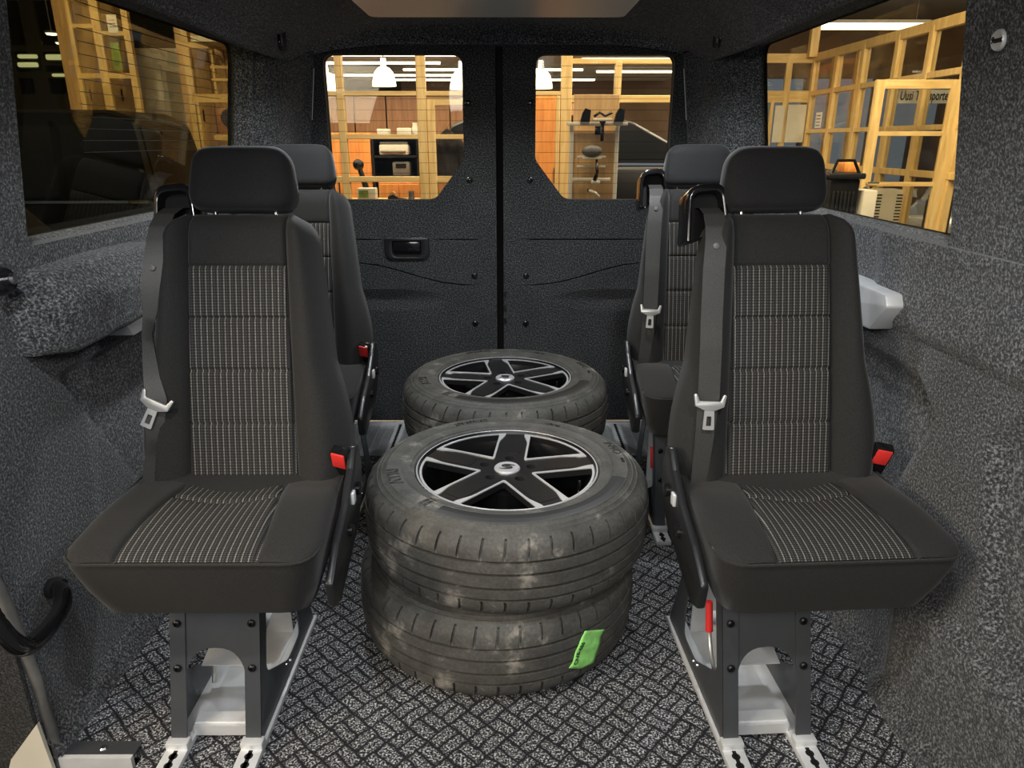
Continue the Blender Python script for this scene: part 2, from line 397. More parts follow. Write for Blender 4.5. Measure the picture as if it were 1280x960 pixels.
# ================================================================== VAN SHELL
def sdf(poly, x, y):
    d = 1e9; inside = False; n = len(poly)
    for i in range(n):
        ax, ay = poly[i]; bx, by = poly[(i + 1) % n]
        ex, ey = bx - ax, by - ay; t = max(0, min(1, ((x - ax) * ex + (y - ay) * ey) / (ex * ex + ey * ey)))
        d = min(d, math.hypot(x - ax - t * ex, y - ay - t * ey))
        if (ay > y) != (by > y) and x < (bx - ax) * (y - ay) / (by - ay) + ax: inside = not inside
    return d if inside else -d
XW = 0.885
def lower_wall(name, s, y0, y1, insets, ledge):
    rows = []; nz_, ny = 84, int((y1 - y0) / 0.0125)
    for i in range(nz_ + 1):
        z = 0.975 * i / nz_; row = []
        for j in range(ny + 1):
            y = y0 + (y1 - y0) * j / ny
            x = XW
            for poly, dep in insets: x += dep * ss(-0.014, 0.014, sdf(poly, y, z))
            for (za, dep, yend) in ledge: x -= dep * ss(za - 0.012, za + 0.012, z if dep > 0 else 2 * za - z) * (1 - ss(yend - 0.03, yend + 0.03, y)) * (1 if dep > 0 else -1)
            x -= 0.03 * ss(0.06, 0.0, z) if z < 0.06 else 0
            x += -0.010 * ss(0.90, 0.97, z)
            row.append((s * x, y, z))
        rows.append(row)
    back = [[(s * 0.955, p[1], p[2]) for p in rows[0]], [(s * 0.955, p[1], p[2]) for p in rows[-1]]]
    b = MB().grid(rows).grid([rows[0], back[0], back[1], rows[-1]])
    o = struct(b.build(name, M['wall_carpet'], smooth='auto'))
    box('door_jamb', s * (XW + .004), s * 0.985, y0 - 0.006, y0 + .01, 0, 0.975, M['shaded_carpet'], o)
    return o
wl = lower_wall('wall_left', -1, 1.105, 2.9, [([(1.40, .705), (2.35, .73), (2.35, .30), (1.65, .31)], .028)], [])
wr = lower_wall('wall_right', 1, 0.25, 2.9, [([(2.35, .70), (1.41, .70), (1.33, .64), (1.42, .45), (1.52, .30), (2.35, .30)], .028),
                ([(0.3, .72), (1.08, .72), (1.15, .66), (1.06, .33), (0.3, .33)], .022)], [(.785, 0.014, 1.62), (.285, -0.022, 1.30)])

def xup(z): return 0.876 - 0.13 * (z - 0.97)          # upper wall leans inwards
def loopz(y0, y1, z0, z1, r, n=7): return rpoly([(y0, z0), (y1, z0), (y1, z1), (y0, z1)], r, n)
def upper_wall(s, parent, y0, y1):
    mid = 'left' if s < 0 else 'right'
    inner = loopz(1.365, 2.605, 0.958, 1.470, 0.045); outer = loopz(1.385, 2.580, 0.983, 1.462, 0.05)
    o = plate('upper_panel', [(y0, .93), (y1, .93), (y1, 1.60), (y0, 1.60)], [inner], 0.008, M['wall_carpet'], parent, SIDE)
    for v in o.data.vertices: v.co.x = s * (xup(v.co.z) + (v.co.x + 0.004))
    rings = [[(s * (xup(z) + .0), y, z) for (y, z) in inner], [(s * (xup(z) + .012), y, z) for (y, z) in loopz(1.368, 2.602, .964, 1.468, .046)],
             [(s * (xup(z) + 0.050), y, z) for (y, z) in outer], [(s * (xup(z) + 0.075), y, z) for (y, z) in outer]]
    MB().loft(rings, cap=False).build('window_reveal', M['wall_carpet'], parent, smooth='auto')
    g = loopz(1.375, 2.592, 0.972, 1.472, 0.05)
    win = plate('window_1' if s < 0 else 'window_2', loopz(1.33, 2.64, .93, 1.52, .05), [outer], 0.012, M['black'], None, SIDE)
    for v in win.data.vertices: v.co.x = s * (xup(v.co.z) + 0.070 + v.co.x)
    gl = plate('glass_pane', g, [], 0.004, M['tint_glass' if s < 0 else 'tint_light'], win, SIDE)
    for v in gl.data.vertices: v.co.x = s * (xup(v.co.z) + 0.056 + v.co.x)
    if s < 0:
        hb = MB()
        for k in range(13):
            z = 1.14 + k * 0.025
            hb.box(-(xup(z) + .052), -(xup(z) + .0508), 1.66, 2.45, z, z + 0.0011)
        hb.build('heating_wires', M['black'], win)  # added here to mimic the rear window's wires mirrored in this glass
    struct(win)
upper_wall(-1, wl, 1.105, 2.9); upper_wall(1, wr, 0.25, 2.9)

# carpeted box on the left wall, under the window
def ledge_box():
    rings = []
    st = [(1.285, .80, .865, .02), (1.30, .775, .90, .055), (1.36, .765, .925, .085), (1.55, .772, .930, .095), (1.75, .785, .925, .095), (1.815, .79, .915, .085), (1.835, .80, .89, .03)]
    for (y, z0, z1, d) in st:
        x0 = -0.895; x1 = -XW - .0 + d
        prof = rpoly([(x0, z0), (x1 - .01, z0 + .005), (x1, z0 + (z1 - z0) * .6), (x1 - .045 if d > .05 else x1 - .01, z1), (x0, z1 + .012)], [0, .02, .04, .03, 0], 4)
        rings.append([(a, y, b) for a, b in prof])
    o = MB().loft(rings).build('trim_1', M['wall_carpet'], smooth='auto')
    hole = MB().lathe([(0, 0), (.011, 0), (.011, .006), (0, .006)], 16, Matrix.Translation((-.800, 1.79, .858)) @ Matrix.Rotation(R(90), 4, 'Y'))
    hole.build('plug_hole', M['black'], o); return struct(o)
ledge_box()

# rear corner pillars
def pillar(s, name):
    prof = [(.945, 2.608), (.884, 2.610), (.852, 2.622), (.826, 2.655), (.794, 2.74), (.770, 2.83), (.756, 2.860), (.748, 2.868), (.748, 2.905), (.945, 2.905)]
    rings = []
    for z in (0.0, .4, .8, .95, 1.1, 1.25, 1.40, 1.5, 1.6):
        dx = .13 * max(0, z - .97); rings.append([(s * (x - dx), y, z) for x, y in prof])
    o = MB().loft(rings).build(name, M['wall_carpet'], smooth='auto')
    b = MB().loft([[(s * (.744 - .13 * max(0, z - .97) + q), y, z) for q, y in ((.002, 2.888), (.008, 2.888), (.008, 2.892), (.002, 2.892))] for z in (1.24, 1.30, 1.36, 1.42)])
    b.build('painted_edge', M['white_plastic'], o)
    return struct(o)
pillar(-1, 'trim_2'); pillar(1, 'trim_3')

# headliner
def headliner():
    rings = []
    for (y, ez, ex, dz) in [(0.2, 1.455, .745, 0), (1.2, 1.440, .742, 0), (1.6, 1.446, .744, 0), (2.0, 1.440, .745, 0), (2.4, 1.428, .743, 0), (2.70, 1.430, .736, 0), (2.80, 1.436, .726, -.005), (2.845, 1.448, .715, -.03), (2.86, 1.47, .70, -.05)]:
        hp = [(0, 1.562 + dz), (.30, 1.558 + dz), (.50, 1.540 + dz), (.60, 1.520 + dz * .8), (.675, 1.49 + dz * .5), (ex - .018, ez + .026), (ex - .004, ez + .010), (ex, ez + .002), (ex + .010, ez - .002), (ex + .03, ez + .004), (.80, 1.462), (.84, 1.475), (.93, 1.478), (.93, 1.66)]
        ring = [(-x, y, z) for x, z in reversed(hp)] + [(x, y, z) for x, z in hp[1:]]
        rings.append(ring)
    return struct(MB().loft(rings).build('ceiling', M['roof_carpet'], smooth='auto'))
headliner()
struct(box('trim_4', -.93, .93, 2.862, 2.95, 1.50, 1.66, M['roof_carpet']))
pan = MB().loft([[(x, y, 1.575) for x, y in rpoly([(-.375, 1.3), (.38, 1.3), (.38, 2.30), (-.375, 2.30)], .03)],
                 [(x, y, 1.515) for x, y in rpoly([(-.375, 1.3), (.38, 1.3), (.38, 2.30), (-.375, 2.30)], .03)],
                 [(x, y, 1.502) for x, y in rpoly([(-.362, 1.32), (.367, 1.32), (.367, 2.285), (-.362, 2.285)], .03)]]).build('roof_panel', M['white_plastic'], smooth='auto')
tag(pan, 'pale grey plastic panel fixed to the dark van roof', 'panel')

# roof reading lamps
def roof_lamp(x, label, y=2.105):
    t = empty('roof_lamp', (x, y, 1.545)); tag(t, label, 'lamp', 'roof lamps in the headliner')
    MB().lathe([(0, 0.0), (.045, 0.0), (.047, -.012), (.040, -.020), (.034, -.016), (0, -.016)], 28).build('lamp_ring', M['chrome'], t, smooth='auto')
    MB().lathe([(0, -.0165), (.033, -.0165), (.030, -.019), (0, -.020)], 28).build('lamp_lens', M['lamp_on'], t, smooth='auto')
    l = bpy.data.lights.new('roof_lamp_light', 'SPOT'); l.energy = 24 if y > 1 else 22; l.spot_size = R(155); l.spot_blend = 0.6; l.shadow_soft_size = 0.03; l.color = (0.92, 0.97, 1.0)
    o = bpy.data.objects.new('roof_lamp_light', l); COL.objects.link(o); o.parent = t; o.location = (0, 0, -.04)
roof_lamp(-.46, 'round lit roof lamp in the dark headliner, left of the pale panel')
roof_lamp(.46, 'round lit roof lamp in the dark headliner, right of the pale panel')

roof_lamp(-.46, 'added unseen roof lamp above the left front seat, nearest the entry', .62)  # out-of-view pair added to light the front floor and seats from above
roof_lamp(.46, 'added unseen roof lamp above the right front seat, nearest the cab', .62)

# floor
fl = plate('floor', [(-.90, 1.125), (-.715, 1.125), (-.70, 1.11), (-.70, .1), (.90, .1), (.90, 2.545), (-.90, 2.545)], [], 0.02, M['floor'], m=Matrix.Translation((0, 0, -.0101)))
struct(fl)
struct(plate('trim_5', [(-.90, 1.13), (-.705, 1.13), (-.705, .1), (.95, .1), (.95, 2.93), (-.95, 2.93), (-.95, 1.13)], [], 0.52, M['black'], m=Matrix.Translation((0, 0, -.285))))
# aluminium edge of the entry step
st = empty('trim_6', (-.79, 1.12, 0)); struct(st)
box('edge_strip', -.075, .075, -.008, .025, 0.0, .004, M['ped'], st)
box('riser', -.072, .072, -.018, -.008, -.20, .003, M['alu_pale'], st)
MB().lathe([(0, 0), (.008, 0), (.005, .003), (0, .0035)], 12, Matrix.Translation((0.005, .008, .004))).build('screw', M['chrome'], st)
# step well behind the seal
sw = empty('trim_7', (-1.0, 1.1, -.3)); struct(sw)
box('carpet_side', -.20, .095, .05, .08, 0.0, .72, M['shaded_carpet'], sw)
box('step_tread', -.25, .18, -.45, .03, -.03, 0.0, M['black'], sw)
cp_ = [A(u, v, Y=1.095) for u, v in ((15, 948), (47, 904), (78, 990), (5, 990))]
plate('sill_strip', [(p.x + 1.0, p.z + .3) for p in cp_], [], .008, M['cream_plastic'], sw, Matrix.Translation((0, -.004, 0)) @ FRONT)
seal = MB().tube([A(-30, 690, X=-.885), A(0, 738, X=-.885), A(22, 790, X=-.883), A(45, 850, X=-.88), A(62, 905, X=-.878), A(78, 962, X=-.873), A(84, 990, X=-.87)], .011, 10).build('trim_8', M['grey_plastic'], smooth=True)
struct(seal)

# aluminium rear load sill with its tracks
sl = empty('trim_9', (0, 2.69, 0)); struct(sl)
box('sill_plate', -.70, .70, -.145, .165, -.006, .004, M['alu'], sl)
sil_rib = None
for k in range(44):
    x = -.68 + k * .0316
    if min(abs(x + .43), abs(x - .49)) < .022: continue
    if sil_rib is None:
        sil_rib = box('rib', -.004, .004, -.14, .15, .004, .0075, M['alu'], sl, loc=(x, 0, 0))
    else:
        c = sil_rib.copy(); COL.objects.link(c); c.location = (x, 0, 0)
for x in (-.43, .49):
    tr = plate('seat_track', [(x - .019, -.143), (x + .019, -.143), (x + .019, .155), (x - .019, .155)],
               [], .006, M['alu_pale'], sl, m=Matrix.Translation((0, 0, .0075)))
    gb = MB().box(x - .0035, x + .0035, -.142, .154, .010, .0112)
    for k in range(15): gb.lathe([(0, 0), (.0075, 0), (.0075, .001), (0, .001)], 10, Matrix.Translation((x, -.132 + .0198 * k, .0105)))
    gb.build('track_slot', M['black'], tr)
box('sill_lip', -.70, .70, .155, .172, .0, .018, M['alu_pale'], sl, bevel=.003)

# ------------------------------------------------------------------ rear doors
def groove(pts, w_=0.0035):
    L = []; Rr = []
    for i, (x, z) in enumerate(pts):
        a = Vector(pts[max(i - 1, 0)]); b = Vector(pts[min(i + 1, len(pts) - 1)]); d = (b - a).normalized(); n = Vector((-d.y, d.x))
        ww = w_ * (0.35 if i in (0, len(pts) - 1) else 1)
        L.append((x + n.x * ww, z + n.y * ww)); Rr.append((x - n.x * ww, z - n.y * ww))
    return L + Rr[::-1]
def door_skin_mat(s):
    m = carpet('door_carpet_left' if s < 0 else 'door_carpet_right', (0.009, 0.010, 0.011), (0.030, 0.032, 0.034), (0.13, 0.135, 0.138), 200)
    t = m.node_tree; b = t.nodes['Principled BSDF']; bp = b.inputs['Normal'].links[0].from_node
    co = t.nodes.new('ShaderNodeTexCoord'); mp = t.nodes.new('ShaderNodeMapping'); t.links.new(co.outputs['Object'], mp.inputs[0])
    mp.vector_type = 'TEXTURE'; mp.inputs['Location'].default_value = (s * .47, 2.9, .545); mp.inputs['Scale'].default_value = (.26, 1.0, .045)
    gr = t.nodes.new('ShaderNodeTexGradient'); gr.gradient_type = 'SPHERICAL'; t.links.new(mp.outputs[0], gr.inputs[0])
    b2 = t.nodes.new('ShaderNodeBump'); b2.invert = True; b2.inputs['Strength'].default_value = 1.0; b2.inputs['Distance'].default_value = 0.03
    t.links.new(gr.outputs['Fac'], b2.inputs['Height']); t.links.new(b2.outputs[0], bp.inputs['Normal'])
    return m
def rear_door(s, name):
    d = empty(name, (0, 0, 0)); struct(d)
    q = (lambda x: s * x)
    out = [(q(.014), .012), (q(.742), .012), (q(.742), 1.36), (q(.728), 1.53), (q(.014), 1.55)]
    win = rpoly([(q(.255), .945), (q(.655), .945), (q(.655), 1.468), (q(.138), 1.468), (q(.138), 1.095)], [.055, .05, .04, .04, .055], 6)
    holes = [win]
    holes.append(groove([(q(x), z) for x, z in ((.085, .792), (.14, .790), (.30, .790), (.50, .790), (.60, .790) if s > 0 else (.50, .790))][: 5 if s > 0 else 4]) if s > 0 else groove([(q(.085), .790), (q(.15), .790), (q(.272), .790)]))
    if s < 0: holes.append(groove([(q(.47), .790), (q(.55), .790), (q(.62), .790)]))
    holes.append(groove([(q(.09), .605), (q(.16), .607), (q(.24), .617), (q(.33), .640), (q(.42), .668), (q(.50), .688), (q(.60), .70)]))
    hb = None
    if s < 0:
        hb = rpoly([(q(.285), .710), (q(.465), .710), (q(.465), .800), (q(.285), .800)], [.035, .035, .012, .012], 4)
        holes.append(hb)
    plate('door_skin', out, holes, .010, door_skin_mat(s), d, Matrix.Translation((0, 2.895, 0)) @ FRONT)
    win2 = [(x, z) for x, z in win]
    plate('door_backing', out, [win2], .036, M['black'], d, Matrix.Translation((0, 2.9185, 0)) @ FRONT)
    g = plate('glass_pane', rpoly([(q(.24), .925), (q(.675), .925), (q(.675), 1.488), (q(.12), 1.488), (q(.12), 1.085)], .05), [], .004, M['rear_glass'], d, Matrix.Translation((0, 2.942, 0)) @ FRONT)
    hw = MB()
    for k in range(13):
        z = .965 + k * .039
        hw.box(min(q(.14), q(.65)), max(q(.14), q(.65)), 2.9385, 2.9395, z, z + .0012)
    hw.build('heating_wires', M['black'], d)
    for x, z in ((.105, .645), (.105, .445), (.118, 1.02), (.118, 1.30), (.60, .24), (.09, .24)):
        MB().lathe([(0, 0), (.012, 0), (.012, .004), (.007, .006), (0, .006)], 14, Matrix.Translation((q(x), 2.890, z)) @ Matrix.Rotation(R(90), 4, 'X')).build('plug', M['gloss'], d, smooth='auto')
    if s < 0:
        hd = plate('handle_bezel', hb, [rpoly([(q(.318), .722), (q(.432), .722), (q(.432), .785), (q(.318), .785)], [.022, .022, .006, .006], 4)], .018, M['plastic'], d, Matrix.Translation((0, 2.888, 0)) @ FRONT, bevel=.003)
        box('handle_lever', -.430, -.320, 2.884, 2.896, .742, .784, M['gloss'], hd, bevel=.004)
    else:
        for z in (.50, .447, .56): box('latch_plate', .016, .024, 2.884, 2.90, z, z + .02, M['bolt'], d)
    return d
rear_door(-1, 'door_1'); rear_door(1, 'door_2')
struct(box('trim_10', -.035, .035, 2.938, 2.95, .0, 1.55, M['black']))

# ------------------------------------------------------------------ small fittings on the walls
br = plate('metal_bracket', rpoly([(1.585, .742), (1.95, .757), (1.95, .80), (1.555, .780)], .008), [], .075, M['alu_pale'], m=Matrix.Translation((-.862, 0, 0)) @ SIDE, bevel=.003)
tag(br, 'silver metal bracket under the carpeted box on the left wall', 'bracket')
br = plate('metal_bracket', rpoly([(1.90, .765), (1.535, .768), (1.475, .832), (1.49, .856), (1.90, .860)], .010), [], .055, M['alu_pale'], m=Matrix.Translation((.862, 0, 0)) @ SIDE, bevel=.004)
tag(br, 'silver metal bracket on the right wall beside the front right seat back', 'bracket')
def coat_hook(p, s, label):
    t = empty('coat_hook', p, (0, 0, R(-28 * s))); tag(t, label, 'hook')
    box('hook_plate', -.011, .011, -.008, .012, -.032, .032, M['plastic'], t, bevel=.004)
    MB().tube([(0.006 * s, -.006, -.022), (.013 * s, -.022, -.028), (.016 * s, -.027, -.012), (.016 * s, -.027, .012)], .0055, 8).build('hook_prong', M['gloss'], t, smooth=True)
coat_hook(A(353, 50, Y=2.50), -1, 'small black coat hook on the headliner above the left rear pillar')
coat_hook(A(896, 46, Y=2.50), 1, 'small black coat hook on the headliner above the right rear pillar')
bd = empty('round_badge', A(1250, 50, X=.826)); tag(bd, 'small round silver badge with dark script on the right front pillar', 'badge')
bm_ = Matrix.Rotation(R(-90 - 7), 4, 'Y')
MB().lathe([(0, 0), (.0165, 0), (.0165, .003), (.0145, .006), (.0130, .005), (0, .005)], 32, bm_).build('badge_disc', M['alu_pale'], bd, smooth='auto')
tm = textmesh('9emt', .0135, .0003, .25); tm.transform(Matrix.Translation((-.0062, 0, 0)) @ Matrix.Rotation(R(-7), 4, 'Y') @ Matrix(((0, 0, -1, 0), (-1, 0, 0, 0), (0, 1, 0, 0), (0, 0, 0, 1))))
link('badge_script', tm, M['black_ink'], bd)
gh = empty('grab_handle', A(70, 735, X=-.868)); tag(gh, 'black curved grab handle at the left door opening', 'handle')
o0 = gh.location
pts = [A(70, 733, X=-.872), A(78, 742, X=-.835), A(76, 762, X=-.815), A(58, 788, X=-.80), A(34, 808, X=-.795), A(12, 800, X=-.795), A(-12, 770, X=-.80), A(-40, 720, X=-.82)]
def smooth_path(p, n=5):
    out = []
    for i in range(len(p) - 1):
        a = p[max(i - 1, 0)]; b = p[i]; c = p[i + 1]; d = p[min(i + 2, len(p) - 1)]
        for k in range(n):
            t = k / n; out.append(0.5 * ((2 * b) + (c - a) * t + (2 * a - 5 * b + 4 * c - d) * t * t + (3 * b - a - 3 * c + d) * t ** 3))
    out.append(p[-1]); return out
MB().tube([q - o0 for q in smooth_path(pts)], .0165, 12).build('grip', M['gloss'], gh, smooth=True)
MB().lathe([(0, -.012), (.02, -.012), (.022, 0), (.018, .014), (0, .016)], 16, Matrix.Rotation(R(90), 4, 'Y')).build('handle_mount', M['plastic'], gh, smooth='auto')
kn = empty('latch_knob', A(-4, 352, X=-.865)); tag(kn, 'black round latch with a chrome centre on the left front pillar', 'latch')
MB().lathe([(0, 0), (.026, 0), (.026, .012), (.020, .022), (0, .022)], 24, Matrix.Rotation(R(80), 4, 'Y')).build('latch_body', M['gloss'], kn, smooth='auto')
MB().lathe([(0, .022), (.010, .022), (.010, .030), (.006, .034), (0, .034)], 20, Matrix.Rotation(R(80), 4, 'Y')).build('latch_pin', M['chrome'], kn, smooth='auto')

# ================================================================== SEATS
BX = (0, .335, .413); LEAN = R(-14.0)
BM = Matrix.Translation(BX) @ Matrix.Rotation(LEAN, 4, 'X')
HB = 0.620
def hw_back(z):
    t = z / HB
    base = .208 + .018 * math.sin(PI * min(1, t / .5)) - .055 * max(0, (t - .2) / .8) ** 1.2
    r_ = .055
    if z > HB - r_:
        q = (z - (HB - r_)) / r_; base -= r_ * (1 - math.sqrt(max(0, 1 - q * q)))
    return base
def ci(z): return .116 - .016 * z / HB
def roll(z):
    a = .05
    g = 1.0
    if z > HB - a: q = (z - (HB - a)) / (a * 1.03); g = math.sqrt(max(0.02, 1 - q * q))
    if z < .05: g *= .75 + .25 * (z / .05)
    return g
def bfront(x, z):
    c = ci(z); ax = abs(x)
    dep = .046 + .006 * math.sin(PI * z / HB)
    if ax > c:
        s_ = min(1.0, (ax - c) / max(.02, hw_back(z) - c))
        dep = (dep + .034 * math.sin(PI * min(1, s_ * .85)) ** 0.9) * math.sqrt(max(0, 1 - s_ ** 4))
    return -dep * roll(z)
def edge_dip(t, span, w_=.006, d=.007):
    m = min(t, span - t)
    return d * (1 - ss(0, w_, m))
def pillow(rows_fn, nu, nv): return [[rows_fn(i / nu, j / nv) for i in range(nu + 1)] for j in range(nv + 1)]
def nonuni(n):
    # more samples near both ends so seams stay crisp
    a = [0, .012, .03, .06]; mid = [.06 + .88 * k / (n - 6) for k in range(1, n - 6)]
    return a + mid + [.94, .97, .988, 1]
def surf(fn, us, vs): return [[fn(u, v) for u in us] for v in vs]

def make_seat(ped_dx, belt, aisle):
    root = empty('passenger_seat')
    # ---- cushion
    hx = .226
    def hwc(y):  # cushion half width in plan
        r_ = .055; b = hx - .018 * ss(.10, .36, y)
        if y < r_: q = (r_ - y) / r_; b -= r_ * (1 - math.sqrt(max(0, 1 - q * q)))
        return b
    TL = .075                                     # the cushion rises towards the back
    def ring(z, ins, y0, k=1.0):
        return [(x, y, z + TL * max(0, y) * k) for x, y in rpoly([(-hx + ins, y0), (hx - ins, y0), (hx - ins - .018, .375), (-hx + ins + .018, .375)], [.055, .055, .03, .03], 6)]
    MB().loft([ring(.326, .036, .062, .6), ring(.336, .026, .042, .7), ring(.390, .012, .020), ring(.448, .001, .003), ring(.466, 0, 0), ring(.470, .006, .006)]).build('cushion_body', M['fabric'], root, smooth='auto')
    # seam cord around the top
    rr = [Vector(p) for p in ring(.4685, -.001, -.001)]
    MB().tube(rr + [rr[0]], .0022, 6).build('seam_cord', M['fabric'], root, smooth=True)
    def icx(y): return .125 - .030 * ss(.0, .36, y)
    def ctop(x, y):
        h = .478 + TL * max(0, y) + .012 * math.sin(PI * min(1, max(0, y) / .30)) - .010 * ss(.16, .34, y)
        h -= .012 * math.exp(-((x / .12) ** 2)) * ss(.05, .2, y)
        return h
    us = nonuni(18)
    def side_piece(s):
        def fn(u, v):
            y = .003 + .365 * v; a = icx(y) ; b = hwc(max(0, y)); a = min(a, b - .01)
            x = a + (b - a) * u
            e = math.sqrt(max(0, 1 - u ** 5)); f = math.sqrt(max(0, 1 - (1 - min(1, y / .05)) ** 4))
            z0_ = .466 + TL * max(0, y); z = z0_ + (ctop(x, y) - z0_) * e * f - edge_dip(u * (b - a), 9, .006, .006)
            return (s * x, y, z)
        MB().grid(surf(fn, [u for u in us], nonuni(24))).build('cushion_side', M['fabric'], root, smooth=True)
    side_piece(-1); side_piece(1)
    segs = [(.003, .205), (.205, .275), (.275, .368)]
    for (ya, yb) in segs:
        def fn(u, v):
            bow = lambda y: .018 * (1 - (2 * u - 1) ** 2) if .1 < y < .36 else 0
            y = (ya - bow(ya)) + ((yb - bow(yb)) - (ya - bow(ya))) * v
            c = icx(y); x = -c + 2 * c * u
            f = math.sqrt(max(0, 1 - (1 - min(1, max(0, y) / .05)) ** 4))
            z0_ = .466 + TL * max(0, y); z = z0_ + (ctop(x, y) - z0_) * f - edge_dip(u * 2 * c, 2 * c, .006, .006) - edge_dip(v * (yb - ya), yb - ya, .008, .007) * (1 if ya > .01 or v > .5 else 0)
            return (x, y, z)
        MB().grid(surf(fn, nonuni(18), nonuni(16))).build('cushion_insert', M['insert'], root, smooth=True)
    # ---- backrest
    rings = []
    n = 28
    for k in range(25):
        z = HB * (k / 24); h = hw_back(z) - .004; f = .030 * roll(z); bk = .075 * (1 if z < HB - .06 else math.sqrt(max(.05, 1 - ((z - HB + .06) / .062) ** 2)))
        rg = []
        for j in range(n):
            a = 2 * PI * j / n; c_, s_ = math.cos(a), math.sin(a)
            x = h * math.copysign(abs(c_) ** .5, c_); y = math.copysign(abs(s_) ** .7, s_); y = y * bk if y > 0 else y * f
            rg.append((x, y, z))
        rings.append(rg)
    kw = dict(loc=BX, rot=(LEAN, 0, 0))
    MB().loft(rings).build('backrest_body', M['fabric'], root, smooth='auto', **kw)
    for s in (-1, 1):
        def fn(u, v):
            z = .004 + (HB - .006) * v; c = ci(z); h = max(c + .008, hw_back(z)); x = c + (h - c) * u
            return (s * x, bfront(x, z) + edge_dip(u * (h - c), 9, .006, .008) + (.0 if u < .999 else .012), z)
        MB().grid(surf(fn, nonuni(18), [k / 40 for k in range(41)])).build('bolster', M['fabric'], root, smooth=True, **kw)
    cuts = [.004, .180, .292, .403, .510, HB - .001]
    for i in range(len(cuts) - 1):
        za, zb = cuts[i], cuts[i + 1]; plainp = i == len(cuts) - 2
        def fn(u, v):
            z = za + (zb - za) * v; c = ci(z); x = -c + 2 * c * u
            dz = edge_dip(v * (zb - za), zb - za, .006, .004) if not (plainp and v > .5) else 0
            return (x, bfront(x, z) - .003 + edge_dip(u * 2 * c, 2 * c, .006, .009) + dz, z)
        MB().grid(surf(fn, nonuni(16), nonuni(16))).build('top_panel' if plainp else 'back_insert', M['fabric' if plainp else 'insert'], root, smooth=True, **kw)
    # ---- headrest
    hr = []; n = 44
    hz0, hz1, hwd = .630, .762, .113
    for k in range(23):
        t = .5 - .5 * math.cos(PI * k / 22); z = hz0 + (hz1 - hz0) * t; H_ = hz1 - hz0
        wv = hwd * (.93 + .28 * t if t < .25 else 1.0 - .13 * ((t - .25) / .75) ** 1.3); th = .050 * (1 - .15 * t)
        for r_, q in ((.036, (hz1 - z)), (.020, (z - hz0))):
            if q < r_: c_ = r_ * (1 - math.sqrt(max(0, 1 - ((r_ - q) / r_) ** 2))); wv -= c_ * .8; th -= c_ * .75
        hr.append([(wv * math.copysign(abs(math.cos(a)) ** .45, math.cos(a)), .012 + th * math.copysign(abs(math.sin(a)) ** .65, math.sin(a)) - .004 * t, z) for a in (2 * PI * j / n for j in range(n))])
    h = MB().loft(hr).build('headrest', M['headrest_fabric'], root, smooth=True, **kw)
    for x in (-.065, .065):
        MB().tube([(x, .015, HB - .03), (x, .015, hz0 + .03)], .0055, 10).build('headrest_post', M['chrome'], root, smooth='auto', **kw)
        MB().lathe([(.007, 0), (.011, 0), (.011, .007), (.007, .009)], 14, Matrix.Translation((x, .015, HB - .006))).build('post_sleeve', M['gloss'], root, smooth='auto', **kw)
    # ---- belt guide over the shoulder
    gx, gz = -.143, .612
    outer = rpoly([(gx - .048, gz - .050), (gx - .034, gz - .050), (gx + .034, gz - .022), (gx + .046, gz - .022), (gx + .034, gz + .078), (gx - .044, gz + .070)], [.006, .004, .004, .006, .030, .034], 6)
    inner = rpoly([(gx - .038, gz - .045), (gx - .032, gz - .045), (gx + .036, gz - .016), (gx + .026, gz + .060), (gx - .035, gz + .054)], [.003, .003, .003, .020, .022], 5)
    g = plate('belt_guide', outer, [inner], .075, M['gloss'], root, Matrix.Translation((0, .030, 0)) @ FRONT, bevel=.004, **kw)
    plate('guide_backing', inner, [], .006, M['black'], g, Matrix.Translation((0, .030, 0)) @ FRONT)
    # ---- belt
    def ribbon(path, name, par):
        rows = []
        for (x, y, z, hwid, tw) in path:
            dx, dy = math.cos(tw) * hwid, math.sin(tw) * hwid
            rows.append([(x - dx, y - dy, z), (x + dx, y + dy, z), (x + dx, y + dy + .0016, z), (x - dx, y - dy + .0016, z)])
        return MB().loft(rows).build(name, M['belt'], par, smooth='auto', **kw)
    pts = [Vector(q) for q in belt['path']]
    sm = []
    for i in range(len(pts) - 1):
        for k in range(6): sm.append(pts[i].lerp(pts[i + 1], ss(0, 1, k / 6) * .35 + .65 * k / 6))
    sm.append(pts[-1])
    path = []
    for p in sm:
        yb = min([p[1]] + [bfront(p[0] + q * p[3], max(.02, min(.55, p[2]))) - .004 for q in (-1, -.5, 0, .5, 1)])
        k_ = 1 - ss(.50, .615, p[2]); path.append((p[0], p[1] + (yb - p[1]) * k_, p[2], p[3], p[4]))
    bl = ribbon(path, 'seat_belt', root)
    bt_ = path[int(len(path) * .47)]
    MB().lathe([(0, 0), (.007, 0), (.006, .003), (0, .004)], 12, Matrix.Translation((bt_[0], bt_[1] - .001, bt_[2])) @ Matrix.Rotation(R(90), 4, 'X')).build('belt_button', M['grey_plastic'], bl, smooth='auto')
    tx, tz, ta = belt['tongue']
    ty = bfront(tx, tz) - .014
    tm_ = Matrix.Translation((tx, ty, tz)) @ Matrix.Rotation(ta, 4, 'Y')
    tg = plate('belt_tongue', rpoly([(-.034, .014), (-.030, -.010), (-.012, -.018), (.012, -.018), (.030, -.010), (.034, .014), (.028, .016), (.022, .001), (-.022, .001), (-.028, .016)], .003, 3), [], .007, M['steel'], root, tm_ @ Matrix.Translation((0, -.002, 0)) @ FRONT, bevel=.0015, **kw)
